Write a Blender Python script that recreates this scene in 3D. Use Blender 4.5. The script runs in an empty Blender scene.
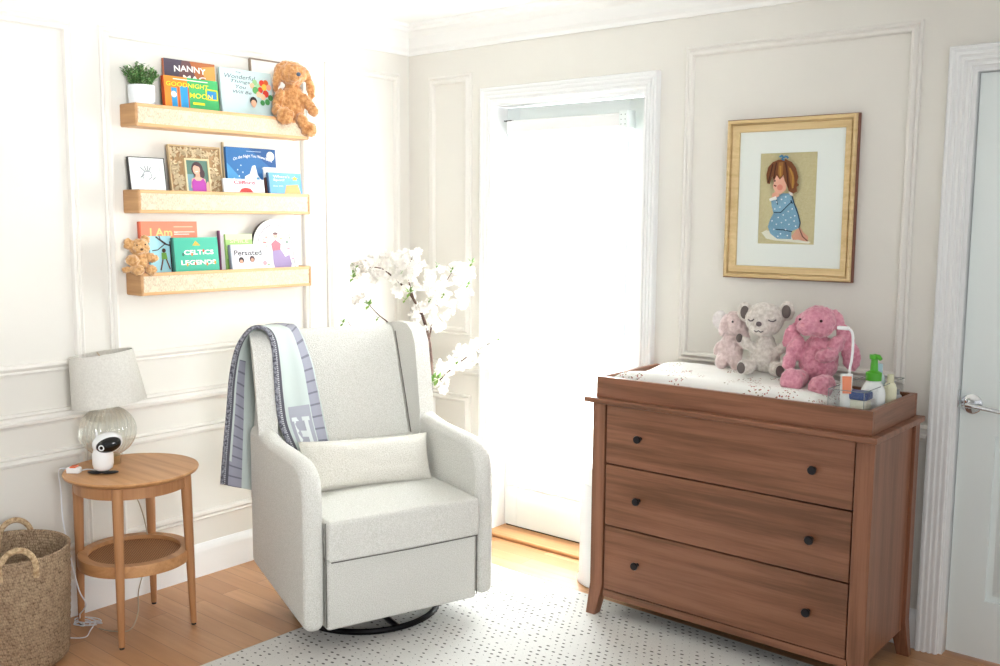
import bpy, bmesh, math, random
from mathutils import Vector, Matrix, Euler, noise
PI = math.pi
random.seed(7)
C = bpy.context.scene.collection
# ------------------------------------------------------------------ camera
F_PX = 980.67
yaw, pit, rol = (math.radians(a) for a in (39.805, 6.715, 0.379))
cy_, sy_ = math.cos(yaw), math.sin(yaw); cp_, sp_ = math.cos(pit), math.sin(pit)
FW = Vector((-sy_*cp_, cy_*cp_, -sp_)); RT0 = Vector((cy_, sy_, 0)); UP0 = RT0.cross(FW)
RT = math.cos(rol)*RT0 + math.sin(rol)*UP0; UP = -math.sin(rol)*RT0 + math.cos(rol)*UP0
CAM = Vector((0, 0, 1.52))
def at(x, y, ax, v):
    """point of the real plane (axis ax = v) seen at a measured spot of the photograph"""
    d = (x-500)*RT - (y-333)*UP + F_PX*FW
    return CAM + d*((v-CAM[ax])/d[ax])
cam = bpy.data.cameras.new('camera'); cam.sensor_width = 36; cam.lens = F_PX/1000*36; cam.clip_start = .05
co = bpy.data.objects.new('camera', cam); C.objects.link(co)
m3 = Matrix((RT, UP, -FW)).transposed()
co.matrix_world = Matrix.Translation(CAM) @ m3.to_4x4()
bpy.context.scene.camera = co
XL, YR, ZC = -3.55, 3.54, 2.44       # left wall plane, right wall plane, ceiling

# ------------------------------------------------------------------ materials
def srgb(h):
    if isinstance(h, str):
        v = [int(h[i:i+2], 16)/255 for i in (0, 2, 4)]
    else: v = list(h)
    return tuple((c/12.92 if c <= .04045 else ((c+.055)/1.055)**2.4) for c in v) + (1,)
def newmat(name):
    m = bpy.data.materials.new(name); m.use_nodes = True
    nt = m.node_tree; b = nt.nodes['Principled BSDF']
    return m, nt, b
def coords(nt, scale=(1,1,1), rot=(0,0,0), kind='Object'):
    t = nt.nodes.new('ShaderNodeTexCoord'); mp = nt.nodes.new('ShaderNodeMapping')
    mp.inputs['Scale'].default_value = scale; mp.inputs['Rotation'].default_value = rot
    nt.links.new(t.outputs[kind], mp.inputs[0]); return mp.outputs[0]
def addbump(nt, b, h, strength=.3, dist=.002):
    bp = nt.nodes.new('ShaderNodeBump'); bp.inputs['Strength'].default_value = strength
    bp.inputs['Distance'].default_value = dist
    nt.links.new(h, bp.inputs['Height']); nt.links.new(bp.outputs[0], b.inputs['Normal'])
_mc = {}
def plain(col, rough=.5, metal=0., name=None, **kw):
    k = (col, rough, metal, tuple(sorted(kw.items())))
    if k in _mc: return _mc[k]
    m, nt, b = newmat(name or 'paint_%s' % (col if isinstance(col, str) else len(_mc)))
    b.inputs['Base Color'].default_value = srgb(col); b.inputs['Roughness'].default_value = rough
    b.inputs['Metallic'].default_value = metal
    n = nt.nodes.new('ShaderNodeTexNoise'); n.inputs['Scale'].default_value = 60
    mr = nt.nodes.new('ShaderNodeMapRange'); mr.inputs[3].default_value = max(0, rough-.05); mr.inputs[4].default_value = min(1, rough+.05)
    nt.links.new(coords(nt), n.inputs['Vector']); nt.links.new(n.outputs[0], mr.inputs[0]); nt.links.new(mr.outputs[0], b.inputs['Roughness'])
    for a, v in kw.items(): b.inputs[a].default_value = v
    _mc[k] = m; return m
def noisy(name, c1, c2, scale=40, rough=.9, bump=.4, dist=.003, detail=3, sheen=0., stretch=(1,1,1)):
    m, nt, b = newmat(name)
    v = coords(nt, stretch); n = nt.nodes.new('ShaderNodeTexNoise')
    n.inputs['Scale'].default_value = scale; n.inputs['Detail'].default_value = detail
    r = nt.nodes.new('ShaderNodeValToRGB'); r.color_ramp.elements[0].color = srgb(c1); r.color_ramp.elements[1].color = srgb(c2)
    r.color_ramp.elements[0].position = .35; r.color_ramp.elements[1].position = .65
    nt.links.new(v, n.inputs['Vector']); nt.links.new(n.outputs[0], r.inputs[0]); nt.links.new(r.outputs[0], b.inputs['Base Color'])
    b.inputs['Roughness'].default_value = rough
    if sheen: b.inputs['Sheen Weight'].default_value = sheen; b.inputs['Sheen Roughness'].default_value = .5
    if bump: addbump(nt, b, n.outputs[0], bump, dist)
    return m
def wood(name, c1, c2, axis='x', scale=1., rough=.45, contrast=.5):
    m, nt, b = newmat(name)
    st = {'x': (.6, 13, 13), 'y': (13, .6, 13), 'z': (13, 13, .6)}[axis]
    v = coords(nt, tuple(s*scale for s in st))
    n = nt.nodes.new('ShaderNodeTexNoise'); n.inputs['Scale'].default_value = 2.2; n.inputs['Detail'].default_value = 6; n.inputs['Distortion'].default_value = .6
    n2 = nt.nodes.new('ShaderNodeTexNoise'); n2.inputs['Scale'].default_value = 14; n2.inputs['Detail'].default_value = 4
    mx = nt.nodes.new('ShaderNodeMath'); mx.operation = 'MULTIPLY_ADD'; mx.inputs[1].default_value = .35
    r = nt.nodes.new('ShaderNodeValToRGB'); r.color_ramp.elements[0].color = srgb(c1); r.color_ramp.elements[1].color = srgb(c2)
    r.color_ramp.elements[0].position = .62-.3*contrast; r.color_ramp.elements[1].position = .68+.3*contrast
    nt.links.new(v, n.inputs['Vector']); nt.links.new(v, n2.inputs['Vector'])
    nt.links.new(n2.outputs[0], mx.inputs[0]); nt.links.new(n.outputs[0], mx.inputs[2])
    nt.links.new(mx.outputs[0], r.inputs[0]); nt.links.new(r.outputs[0], b.inputs['Base Color'])
    b.inputs['Roughness'].default_value = rough
    addbump(nt, b, mx.outputs[0], .12, .001)
    return m
def math_(nt, op, a, b_=None, c=None):
    n = nt.nodes.new('ShaderNodeMath'); n.operation = op
    for i, x in enumerate((a, b_, c)):
        if x is None: continue
        if isinstance(x, (int, float)): n.inputs[i].default_value = x
        else: nt.links.new(x, n.inputs[i])
    return n.outputs[0]
def sep(nt, v):
    s = nt.nodes.new('ShaderNodeSeparateXYZ'); nt.links.new(v, s.inputs[0]); return s.outputs
def mixc(nt, fac, a, b_):
    n = nt.nodes.new('ShaderNodeMix'); n.data_type = 'RGBA'
    if isinstance(fac, (int, float)): n.inputs[0].default_value = fac
    else: nt.links.new(fac, n.inputs[0])
    for i, x in ((6, a), (7, b_)):
        if isinstance(x, tuple): n.inputs[i].default_value = x
        else: nt.links.new(x, n.inputs[i])
    return n.outputs[2]

M = {}
M['wall'] = noisy('wall_paint', 'E2DFD7', 'E5E2DA', 3, .6, .05, .0005)
M['trimwall'] = plain('E8E5DE', .45)
M['white'] = plain('F2F3F2', .35)
M['ceil'] = plain('F4F4F1', .8)
M['doorwhite'] = plain('EDF5F3', .35)
M['dresser'] = wood('walnut_stain', '6E462E', '98654A', 'x', 1, .38)
M['dresserV'] = wood('walnut_stain_upright', '6E462E', '98654A', 'z', 1, .38)
M['dresserY'] = wood('walnut_stain_deep', '6E462E', '98654A', 'y', 1, .38)
M['gap'] = plain('140E0A', .8)
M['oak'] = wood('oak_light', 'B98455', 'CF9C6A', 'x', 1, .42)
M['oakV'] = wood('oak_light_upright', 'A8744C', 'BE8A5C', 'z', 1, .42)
M['pine'] = wood('shelf_wood', 'D3A06C', 'E5B988', 'y', 1.2, .5)
M['pineEnd'] = wood('shelf_wood_end', 'B48656', 'CB9D6C', 'x', 1.2, .5)
M['goldwood'] = wood('gilt_wood', 'C9AC78', 'DFC594', 'x', 1.5, .4)
M['black'] = plain('15161A', .35)
M['blackmetal'] = plain('1A1A1C', .3, .8)
M['knob'] = plain('2A2A2E', .35, .6)
M['chrome'] = plain('D8DADC', .08, 1.)
M['brass'] = plain('C6AE84', .3, 1.)
M['boucle'] = noisy('cream_boucle', 'DEDDD4', 'F3F2EC', 260, .95, 1., .005, 2, .2)
M['boucle_pillow'] = noisy('cream_boucle_pillow', 'E0DCD0', 'F2EFE6', 260, .95, 1., .005, 2, .2)
M['page'] = noisy('paper_edges', 'EDE8DC', 'F7F4EC', 200, .8, .1, .0003)
M['plastic'] = plain('F3F4F4', .3)

def seagrass():
    m, nt, b = newmat('seagrass_weave')
    v = coords(nt); x, y, z = sep(nt, v)
    ang = math_(nt, 'ARCTAN2', y, x)
    zz = math_(nt, 'MULTIPLY', z, 100.)
    row = math_(nt, 'FLOOR', zz)
    aa = math_(nt, 'ADD', math_(nt, 'MULTIPLY', ang, 26.), math_(nt, 'MULTIPLY', row, .5))
    cb = nt.nodes.new('ShaderNodeCombineXYZ'); nt.links.new(aa, cb.inputs[0]); nt.links.new(zz, cb.inputs[1])
    vo = nt.nodes.new('ShaderNodeTexVoronoi'); vo.inputs['Scale'].default_value = 1.; nt.links.new(cb.outputs[0], vo.inputs['Vector'])
    vo.inputs['Randomness'].default_value = .55
    n = nt.nodes.new('ShaderNodeTexNoise'); n.inputs['Scale'].default_value = 28; n.inputs['Detail'].default_value = 3; nt.links.new(v, n.inputs['Vector'])
    c = mixc(nt, n.outputs[0], srgb('9C8066'), srgb('D8BE9C'))
    d = math_(nt, 'SMOOTHSTEP' if False else 'MULTIPLY', vo.outputs['Distance'], 1.1)
    d = math_(nt, 'MINIMUM', d, 1.)
    c2 = mixc(nt, math_(nt, 'POWER', d, 2.), c, srgb('553B25'))
    nt.links.new(c2, b.inputs['Base Color']); b.inputs['Roughness'].default_value = .85
    addbump(nt, b, math_(nt, 'SUBTRACT', 1., vo.outputs['Distance']), .9, .006)
    return m
M['seagrass'] = seagrass()
def cane(name, c1, c2, s):
    m, nt, b = newmat(name)
    v = coords(nt, (s, s, s), (0, 0, 0)); x, y, z = sep(nt, v)
    a = math_(nt, 'ABSOLUTE', math_(nt, 'SINE', math_(nt, 'ADD', x, y)))
    c = math_(nt, 'ABSOLUTE', math_(nt, 'SINE', math_(nt, 'SUBTRACT', x, y)))
    f = math_(nt, 'GREATER_THAN', math_(nt, 'MULTIPLY', a, c), .45)
    nt.links.new(mixc(nt, f, srgb(c1), srgb(c2)), b.inputs['Base Color']); b.inputs['Roughness'].default_value = .6
    addbump(nt, b, math_(nt, 'MULTIPLY', a, c), .5, -.002)
    return m
M['cane'] = cane('cane_webbing', 'B9824F', '6A4226', 260)
def rattan_front():
    m, nt, b = newmat('rattan_shelf_front')
    v = coords(nt); x, y, z = sep(nt, v)
    a = math_(nt, 'ABSOLUTE', math_(nt, 'SINE', math_(nt, 'MULTIPLY', y, 520.)))
    c = math_(nt, 'ABSOLUTE', math_(nt, 'SINE', math_(nt, 'MULTIPLY', z, 520.)))
    n = nt.nodes.new('ShaderNodeTexNoise'); n.inputs['Scale'].default_value = 30; nt.links.new(v, n.inputs['Vector'])
    n3 = nt.nodes.new('ShaderNodeTexNoise'); n3.inputs['Scale'].default_value = 1.; n3.inputs['Detail'].default_value = 2; nt.links.new(coords(nt, (1, 520, 90)), n3.inputs['Vector'])
    f = math_(nt, 'MULTIPLY', math_(nt, 'GREATER_THAN', n3.outputs[0], .52), math_(nt, 'GREATER_THAN', n.outputs[0], .40))
    nt.links.new(mixc(nt, math_(nt, 'MULTIPLY', f, .5), srgb('E4D3B8'), srgb('A08C6E')), b.inputs['Base Color']); b.inputs['Roughness'].default_value = .6
    return m
M['rattan'] = rattan_front()
def floor_mat():
    m, nt, b = newmat('oak_floor_boards')
    v = coords(nt, (1,1,1)); br = nt.nodes.new('ShaderNodeTexBrick')
    br.inputs['Scale'].default_value = 1.; br.inputs['Brick Width'].default_value = 1.1; br.inputs['Row Height'].default_value = .082
    br.inputs['Mortar Size'].default_value = .0012; br.inputs['Mortar Smooth'].default_value = .3; br.offset = .37; br.inputs['Bias'].default_value = 0
    br.inputs['Color1'].default_value = (0,0,0,1); br.inputs['Color2'].default_value = (1,1,1,1); br.inputs['Mortar'].default_value = (0,0,0,1)
    nt.links.new(v, br.inputs['Vector'])
    v2 = coords(nt, (1.2, 16, 1)); n = nt.nodes.new('ShaderNodeTexNoise'); n.inputs['Scale'].default_value = 2.5; n.inputs['Detail'].default_value = 7; n.inputs['Distortion'].default_value = .5
    nt.links.new(v2, n.inputs['Vector'])
    base = mixc(nt, br.outputs['Color'], srgb('BC8A5E'), srgb('D3A276'))
    r = nt.nodes.new('ShaderNodeMapRange'); r.inputs[1].default_value = .3; r.inputs[2].default_value = .7; nt.links.new(n.outputs[0], r.inputs[0])
    c = mixc(nt, math_(nt, 'MULTIPLY', r.outputs[0], .45), base, srgb('A8774E'))
    c = mixc(nt, math_(nt, 'MULTIPLY', br.outputs['Fac'], .6), c, srgb('6E4A30'))
    nt.links.new(c, b.inputs['Base Color']); b.inputs['Roughness'].default_value = .33
    addbump(nt, b, math_(nt, 'MULTIPLY', br.outputs['Fac'], -1.), .3, .001)
    return m
M['floor'] = floor_mat()
def rug_mat():
    m, nt, b = newmat('rug_flecked')
    v = coords(nt); x, y, z = sep(nt, v)
    n0 = nt.nodes.new('ShaderNodeTexNoise'); n0.inputs['Scale'].default_value = 9; nt.links.new(v, n0.inputs['Vector'])
    wob = math_(nt, 'MULTIPLY', math_(nt, 'SUBTRACT', n0.outputs[0], .5), .25)
    gx = math_(nt, 'ADD', math_(nt, 'MULTIPLY', x, 1/.030), wob); gy = math_(nt, 'ADD', math_(nt, 'MULTIPLY', y, 1/.026), wob)
    row = math_(nt, 'FLOOR', gy)
    gx = math_(nt, 'ADD', gx, math_(nt, 'MULTIPLY', row, .5))
    col = math_(nt, 'FLOOR', gx)
    fx = math_(nt, 'ABSOLUTE', math_(nt, 'SUBTRACT', math_(nt, 'FRACT', gx), .5)); fy = math_(nt, 'ABSOLUTE', math_(nt, 'SUBTRACT', math_(nt, 'FRACT', gy), .5))
    cb = nt.nodes.new('ShaderNodeCombineXYZ'); nt.links.new(col, cb.inputs[0]); nt.links.new(row, cb.inputs[1])
    wn = nt.nodes.new('ShaderNodeTexWhiteNoise'); wn.noise_dimensions = '2D'; nt.links.new(cb.outputs[0], wn.inputs['Vector'])
    n1 = nt.nodes.new('ShaderNodeTexNoise'); n1.inputs['Scale'].default_value = 5; n1.inputs['Detail'].default_value = 3
    nt.links.new(coords(nt, (.5, 2.5, 1)), n1.inputs['Vector'])
    size = math_(nt, 'MULTIPLY', math_(nt, 'SUBTRACT', math_(nt, 'ADD', math_(nt, 'MULTIPLY', wn.outputs['Value'], .6), math_(nt, 'MULTIPLY', n1.outputs[0], 1.)), .46), .36)
    size = math_(nt, 'MINIMUM', size, .19)
    d = math_(nt, 'SQRT', math_(nt, 'ADD', math_(nt, 'POWER', math_(nt, 'MULTIPLY', fx, .8), 2.), math_(nt, 'POWER', math_(nt, 'MULTIPLY', fy, 1.15), 2.)))
    f = math_(nt, 'LESS_THAN', d, size)
    n2 = nt.nodes.new('ShaderNodeTexNoise'); n2.inputs['Scale'].default_value = 300; nt.links.new(v, n2.inputs['Vector'])
    base = mixc(nt, n2.outputs[0], srgb('D2D1CC'), srgb('E8E7E3'))
    nt.links.new(mixc(nt, math_(nt, 'MULTIPLY', f, .9), base, srgb('3A3835')), b.inputs['Base Color']); b.inputs['Roughness'].default_value = .95
    addbump(nt, b, n2.outputs[0], .6, .003)
    return m
M['rug'] = rug_mat()
def floral():
    m, nt, b = newmat('floral_cotton')
    v = coords(nt)
    big = nt.nodes.new('ShaderNodeTexVoronoi'); big.inputs['Scale'].default_value = 10.5; nt.links.new(v, big.inputs['Vector'])
    near = math_(nt, 'LESS_THAN', big.outputs['Distance'], .46)
    near2 = math_(nt, 'GREATER_THAN', big.outputs['Distance'], .13)
    sm = nt.nodes.new('ShaderNodeTexVoronoi'); sm.inputs['Scale'].default_value = 110; nt.links.new(v, sm.inputs['Vector'])
    dot = math_(nt, 'LESS_THAN', sm.outputs['Distance'], .36)
    f = math_(nt, 'MULTIPLY', math_(nt, 'MULTIPLY', near, near2), dot)
    s = sep(nt, sm.outputs['Color'])
    pick = math_(nt, 'GREATER_THAN', s[0], .5)
    c = mixc(nt, pick, srgb('B06A62'), srgb('8C7A5E'))
    f = math_(nt, 'MULTIPLY', f, math_(nt, 'GREATER_THAN', s[1], .42))
    nt.links.new(mixc(nt, f, srgb('F2F1EC'), c), b.inputs['Base Color']); b.inputs['Roughness'].default_value = .85
    return m
M['floral'] = floral()
def mk_blanket():
    m, nt, b = newmat('woven_blanket')
    uv = nt.nodes.new('ShaderNodeUVMap'); uv.uv_map = 'UVMap'
    x, y, z = sep(nt, uv.outputs[0])          # x across 0..1, y along (metres)
    outer = math_(nt, 'LESS_THAN', y, .50)
    shift = math_(nt, 'MULTIPLY', outer, .52)
    band = math_(nt, 'MULTIPLY', math_(nt, 'GREATER_THAN', x, math_(nt, 'SUBTRACT', .70, shift)), math_(nt, 'LESS_THAN', x, math_(nt, 'SUBTRACT', .97, shift)))
    low = math_(nt, 'LESS_THAN', y, .10)
    band = math_(nt, 'MAXIMUM', band, math_(nt, 'MULTIPLY', low, math_(nt, 'LESS_THAN', x, .45)))
    gr = math_(nt, 'GREATER_THAN', math_(nt, 'ABSOLUTE', math_(nt, 'SUBTRACT', math_(nt, 'FRACT', math_(nt, 'MULTIPLY', y, 24.)), .5)), .42)
    tone = mixc(nt, math_(nt, 'MULTIPLY', gr, .8), srgb('9C9DAB'), srgb('6B6C78'))
    c = mixc(nt, band, srgb('C6D1CD'), tone)
    edge = math_(nt, 'LESS_THAN', x, .13)
    st = math_(nt, 'MULTIPLY', math_(nt, 'GREATER_THAN', math_(nt, 'FRACT', math_(nt, 'MULTIPLY', y, 130.)), .5), math_(nt, 'MULTIPLY', math_(nt, 'GREATER_THAN', x, .035), math_(nt, 'LESS_THAN', x, .07)))
    ec = mixc(nt, st, srgb('5A5A63'), srgb('D5D6DA'))
    c = mixc(nt, edge, c, ec)
    nt.links.new(c, b.inputs['Base Color']); b.inputs['Roughness'].default_value = .9
    return m
M['blanket'] = mk_blanket()
def glassy(name, col=(1,1,1,1), alpha=.2, rough=.03, k=.6):
    m, nt, b = newmat(name)
    nt.nodes.remove(b); out = nt.nodes['Material Output']
    tr = nt.nodes.new('ShaderNodeBsdfTransparent'); tr.inputs[0].default_value = col
    gl = nt.nodes.new('ShaderNodeBsdfGlossy'); gl.inputs['Roughness'].default_value = rough
    lw = nt.nodes.new('ShaderNodeLayerWeight'); lw.inputs[0].default_value = .35
    f = math_(nt, 'MINIMUM', math_(nt, 'MULTIPLY_ADD', lw.outputs['Facing'], k, alpha), 1.)
    mx = nt.nodes.new('ShaderNodeMixShader'); nt.links.new(f, mx.inputs[0]); nt.links.new(tr.outputs[0], mx.inputs[1]); nt.links.new(gl.outputs[0], mx.inputs[2])
    nt.links.new(mx.outputs[0], out.inputs[0]); return m
M['glass'] = glassy('clear_glass', (.98,.99,.98,1), .0, k=.12)
M['acrylic'] = glassy('clear_acrylic', (.985,.99,.99,1), .01, k=.25)
M['lampglass'] = glassy('ribbed_lamp_glass', (.97,.98,.95,1), .10, .08, k=.8)
def sheer():
    m, nt, b = newmat('sheer_blind_cloth'); nt.nodes.remove(b); out = nt.nodes['Material Output']
    d = nt.nodes.new('ShaderNodeBsdfDiffuse'); t = nt.nodes.new('ShaderNodeBsdfTranslucent')
    n = nt.nodes.new('ShaderNodeTexNoise'); n.inputs['Scale'].default_value = 200; nt.links.new(coords(nt), n.inputs['Vector'])
    c = mixc(nt, n.outputs[0], (.86,.87,.87,1), (.92,.93,.93,1)); nt.links.new(c, d.inputs[0]); nt.links.new(c, t.inputs[0])
    mx = nt.nodes.new('ShaderNodeMixShader'); mx.inputs[0].default_value = .75
    nt.links.new(d.outputs[0], mx.inputs[1]); nt.links.new(t.outputs[0], mx.inputs[2]); nt.links.new(mx.outputs[0], out.inputs[0]); return m
M['sheer'] = sheer()
def shade_mat():
    m, nt, b = newmat('linen_lampshade'); 
    v = coords(nt, (1,1,1)); n = nt.nodes.new('ShaderNodeTexNoise'); n.inputs['Scale'].default_value = 160; n.inputs['Detail'].default_value = 2; nt.links.new(v, n.inputs['Vector'])
    nt.links.new(mixc(nt, n.outputs[0], srgb('C9C6BC'), srgb('E9E7E0')), b.inputs['Base Color']); b.inputs['Roughness'].default_value = .9
    addbump(nt, b, n.outputs[0], .3, .001); return m
M['shade'] = shade_mat()

# ------------------------------------------------------------------ helpers
TM = {}
def thing(name, label, cat, loc=(0,0,0), rotz=0., group=None, tilt=0., kind=None, roll=0.):
    o = bpy.data.objects.new(name, None); C.objects.link(o); o.empty_display_size = .05
    o.location = loc; o.rotation_euler = (tilt, roll, rotz)
    if kind: o['kind'] = kind
    if label: o['label'] = label; o['category'] = cat
    if group: o['group'] = group
    TM[o.name] = Matrix.Translation(Vector(loc)) @ Euler((tilt, roll, rotz)).to_matrix().to_4x4()
    return o
def world_of(o):
    m = TM.get(o.name, Matrix.Identity(4)); return m
def obj(name, bm, mat, parent=None, smooth=True, bevel=0., seg=2, W=False, kind=None, sub=0, label=None):
    """link one mesh object; W = the bmesh is in world coordinates"""
    if parent is not None and W: bm.transform(world_of(parent).inverted())
    bmesh.ops.recalc_face_normals(bm, faces=bm.faces)
    me = bpy.data.meshes.new(name); bm.to_mesh(me); bm.free()
    for m in (mat if isinstance(mat, (list, tuple)) else [mat]): me.materials.append(m)
    o = bpy.data.objects.new(name, me); C.objects.link(o)
    if parent is not None:
        o.parent = parent; TM[o.name] = world_of(parent)
    if smooth:
        for p in me.polygons: p.use_smooth = True
    if bevel:
        b = o.modifiers.new('bevel', 'BEVEL'); b.width = bevel; b.segments = seg; b.limit_method = 'ANGLE'; b.angle_limit = .6; b.harden_normals = False
    if sub:
        s = o.modifiers.new('sub', 'SUBSURF'); s.levels = sub; s.render_levels = sub
    if smooth and not sub:
        w = o.modifiers.new('wn', 'WEIGHTED_NORMAL'); w.keep_sharp = True
        me.set_sharp_from_angle(angle=.7) if not bevel else None
    if kind: o['kind'] = kind
    if label: o['label'] = label
    return o
def tag(o, label, cat, group=None, kind=None):
    if label: o['label'] = label; o['category'] = cat
    if group: o['group'] = group
    if kind: o['kind'] = kind
    return o
def struct(name, bm, mat, bevel=0., **k): return obj(name, bm, mat, None, kind='structure', bevel=bevel, **k)
def NB(): return bmesh.new()
def box(bm, x0, x1, y0, y1, z0, z1, mi=0):
    v = [bm.verts.new((x, y, z)) for x in (x0, x1) for y in (y0, y1) for z in (z0, z1)]
    fs = []
    for f in ((0,1,3,2),(4,6,7,5),(0,4,5,1),(2,3,7,6),(0,2,6,4),(1,5,7,3)):
        fc = bm.faces.new([v[i] for i in f]); fc.material_index = mi; fs.append(fc)
    return v
def prism(bm, pts, axis, a, b, mi=0):
    """polygon pts (in the other two axes) pushed along axis from a to b"""
    def P(p, t):
        return {'x': (t, p[0], p[1]), 'y': (p[0], t, p[1]), 'z': (p[0], p[1], t)}[axis]
    A = [bm.verts.new(P(p, a)) for p in pts]; B = [bm.verts.new(P(p, b)) for p in pts]
    n = len(pts); fs = [bm.faces.new(A[::-1]), bm.faces.new(B)]
    for i in range(n): fs.append(bm.faces.new((A[i], A[(i+1)%n], B[(i+1)%n], B[i])))
    for f in fs: f.material_index = mi
    return A + B
def lathe(bm, prof, cx=0, cy=0, n=32, mi=0, rib=None, sx=1., sy=1.):
    """prof: list of (r, z)"""
    rings = []
    for r, z in prof:
        if r < 1e-6: rings.append([bm.verts.new((cx, cy, z))]); continue
        rg = []
        for i in range(n):
            a = 2*PI*i/n; rr = r*(rib(a) if rib else 1)
            rg.append(bm.verts.new((cx+rr*math.cos(a)*sx, cy+rr*math.sin(a)*sy, z)))
        rings.append(rg)
    for A, B in zip(rings, rings[1:]):
        for i in range(n):
            j = (i+1) % n
            if len(A) == 1 and len(B) == 1: break
            if len(A) == 1: f = bm.faces.new((A[0], B[j], B[i]))
            elif len(B) == 1: f = bm.faces.new((A[i], A[j], B[0]))
            else: f = bm.faces.new((A[i], A[j], B[j], B[i]))
            f.material_index = mi
def tube(bm, pts, r, n=8, mi=0, cap=True, closed=False):
    pts = [Vector(p) for p in pts]; rings = []; N = len(pts)
    rr = r if isinstance(r, (list, tuple)) else [r]*N
    prev = None
    for i, p in enumerate(pts):
        if closed: t = pts[(i+1) % N]-pts[i-1]
        else: t = pts[min(i+1, N-1)]-pts[max(i-1, 0)]
        t.normalize()
        u = (prev - t*prev.dot(t)) if prev is not None else t.orthogonal()
        if u.length < 1e-6: u = t.orthogonal()
        u.normalize(); prev = u; w = t.cross(u)
        rings.append([bm.verts.new(p + rr[i]*(math.cos(2*PI*k/n)*u + math.sin(2*PI*k/n)*w)) for k in range(n)])
    prs = list(zip(rings, rings[1:]))
    if closed: prs.append((rings[-1], rings[0]))
    for A, B in prs:
        for k in range(n):
            f = bm.faces.new((A[k], A[(k+1)%n], B[(k+1)%n], B[k])); f.material_index = mi
    if cap and not closed:
        for rg in (rings[0][::-1], rings[-1]): f = bm.faces.new(rg); f.material_index = mi
def smoothpath(pts, k=6):
    pts = [Vector(p) for p in pts]; out = []
    for i in range(len(pts)-1):
        p0 = pts[max(i-1, 0)]; p1 = pts[i]; p2 = pts[i+1]; p3 = pts[min(i+2, len(pts)-1)]
        for j in range(k):
            t = j/k
            out.append(.5*((2*p1)+(-p0+p2)*t+(2*p0-5*p1+4*p2-p3)*t*t+(-p0+3*p1-3*p2+p3)*t**3))
    out.append(pts[-1]); return out
def ball(bm, c, r, rot=(0,0,0), u=20, v=14, mi=0):
    if isinstance(r, (int, float)): r = (r, r, r)
    mt = Matrix.Translation(Vector(c)) @ Euler(rot).to_matrix().to_4x4() @ Matrix.Diagonal((*r, 1))
    res = bmesh.ops.create_uvsphere(bm, u_segments=u, v_segments=v, radius=1, matrix=mt)
    fs = set(f for vv in res['verts'] for f in vv.link_faces)
    for f in fs: f.material_index = mi
def rot_new(bm, n0, mt):
    bm.verts.ensure_lookup_table()
    for v in list(bm.verts)[n0:]: v.co = mt @ v.co
def bake(o):
    dg = bpy.context.evaluated_depsgraph_get(); me = bpy.data.meshes.new_from_object(o.evaluated_get(dg))
    o.modifiers.clear(); old = o.data; o.data = me; me.name = o.name
    return o
def blob(name, parts, mat, parent, voxel=.004, amp=.0025, freq=130, label=None, smooth_it=4):
    """continuous plush body grown from ellipsoids: voxel union, smoothed, then a pile of fur tufts"""
    bm = NB()
    for p in parts: ball(bm, *p)
    o = obj(name, bm, mat, parent, smooth=False, label=label)
    r = o.modifiers.new('r', 'REMESH'); r.mode = 'VOXEL'; r.voxel_size = voxel; r.use_smooth_shade = True
    s = o.modifiers.new('s', 'SMOOTH'); s.factor = .6; s.iterations = smooth_it
    bake(o); me = o.data
    nr = [v.normal.copy() for v in me.vertices]
    for v, n in zip(me.vertices, nr):
        d = noise.noise(v.co*freq)*amp + noise.noise(v.co*freq*.4)*amp
        v.co += n*d
    for p in me.polygons: p.use_smooth = True
    return o
_font = None
def textmesh(s, w=None, h=None, bold=0., shear=0.):
    c = bpy.data.curves.new('t', 'FONT'); c.body = s; c.size = 1; c.offset = bold; c.shear = shear; c.extrude = 0.; c.resolution_u = 3
    c.align_x = 'CENTER'; c.align_y = 'CENTER'; c.space_line = .85
    o = bpy.data.objects.new('t', c); C.objects.link(o)
    bpy.context.view_layer.update()
    dg = bpy.context.evaluated_depsgraph_get(); me = bpy.data.meshes.new_from_object(o.evaluated_get(dg))
    bpy.data.objects.remove(o); bpy.data.curves.remove(c)
    return me
def add_text(bm, s, cx, cz, w, h, y=-.0006, mi=0, bold=0., shear=0., arc=0.):
    """flat lettering in the local x-z plane facing -y, fitted in a w x h box"""
    me = textmesh(s, bold=bold, shear=shear)
    if not len(me.vertices): return
    xs = [v.co.x for v in me.vertices]; ys = [v.co.y for v in me.vertices]
    x0, x1, y0, y1 = min(xs), max(xs), min(ys), max(ys)
    sx = w/(x1-x0); sz = h/(y1-y0)
    vs = []
    for v in me.vertices:
        u = (v.co.x-(x0+x1)/2)*sx; q = (v.co.y-(y0+y1)/2)*sz
        q += arc*(1-(2*u/w)**2)
        vs.append(bm.verts.new((cx+u, y, cz+q)))
    for p in me.polygons:
        try: f = bm.faces.new([vs[i] for i in p.vertices]); f.material_index = mi
        except ValueError: pass
    bpy.data.meshes.remove(me)
def flat(bm, pts, y, mi=0):
    vs = [bm.verts.new((p[0], y, p[1])) for p in pts]
    f = bm.faces.new(vs); f.material_index = mi
    return f
def disc(bm, cx, cz, rx, rz, y, mi=0, n=16): flat(bm, [(cx+rx*math.cos(2*PI*i/n), cz+rz*math.sin(2*PI*i/n)) for i in range(n)], y, mi)
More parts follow.
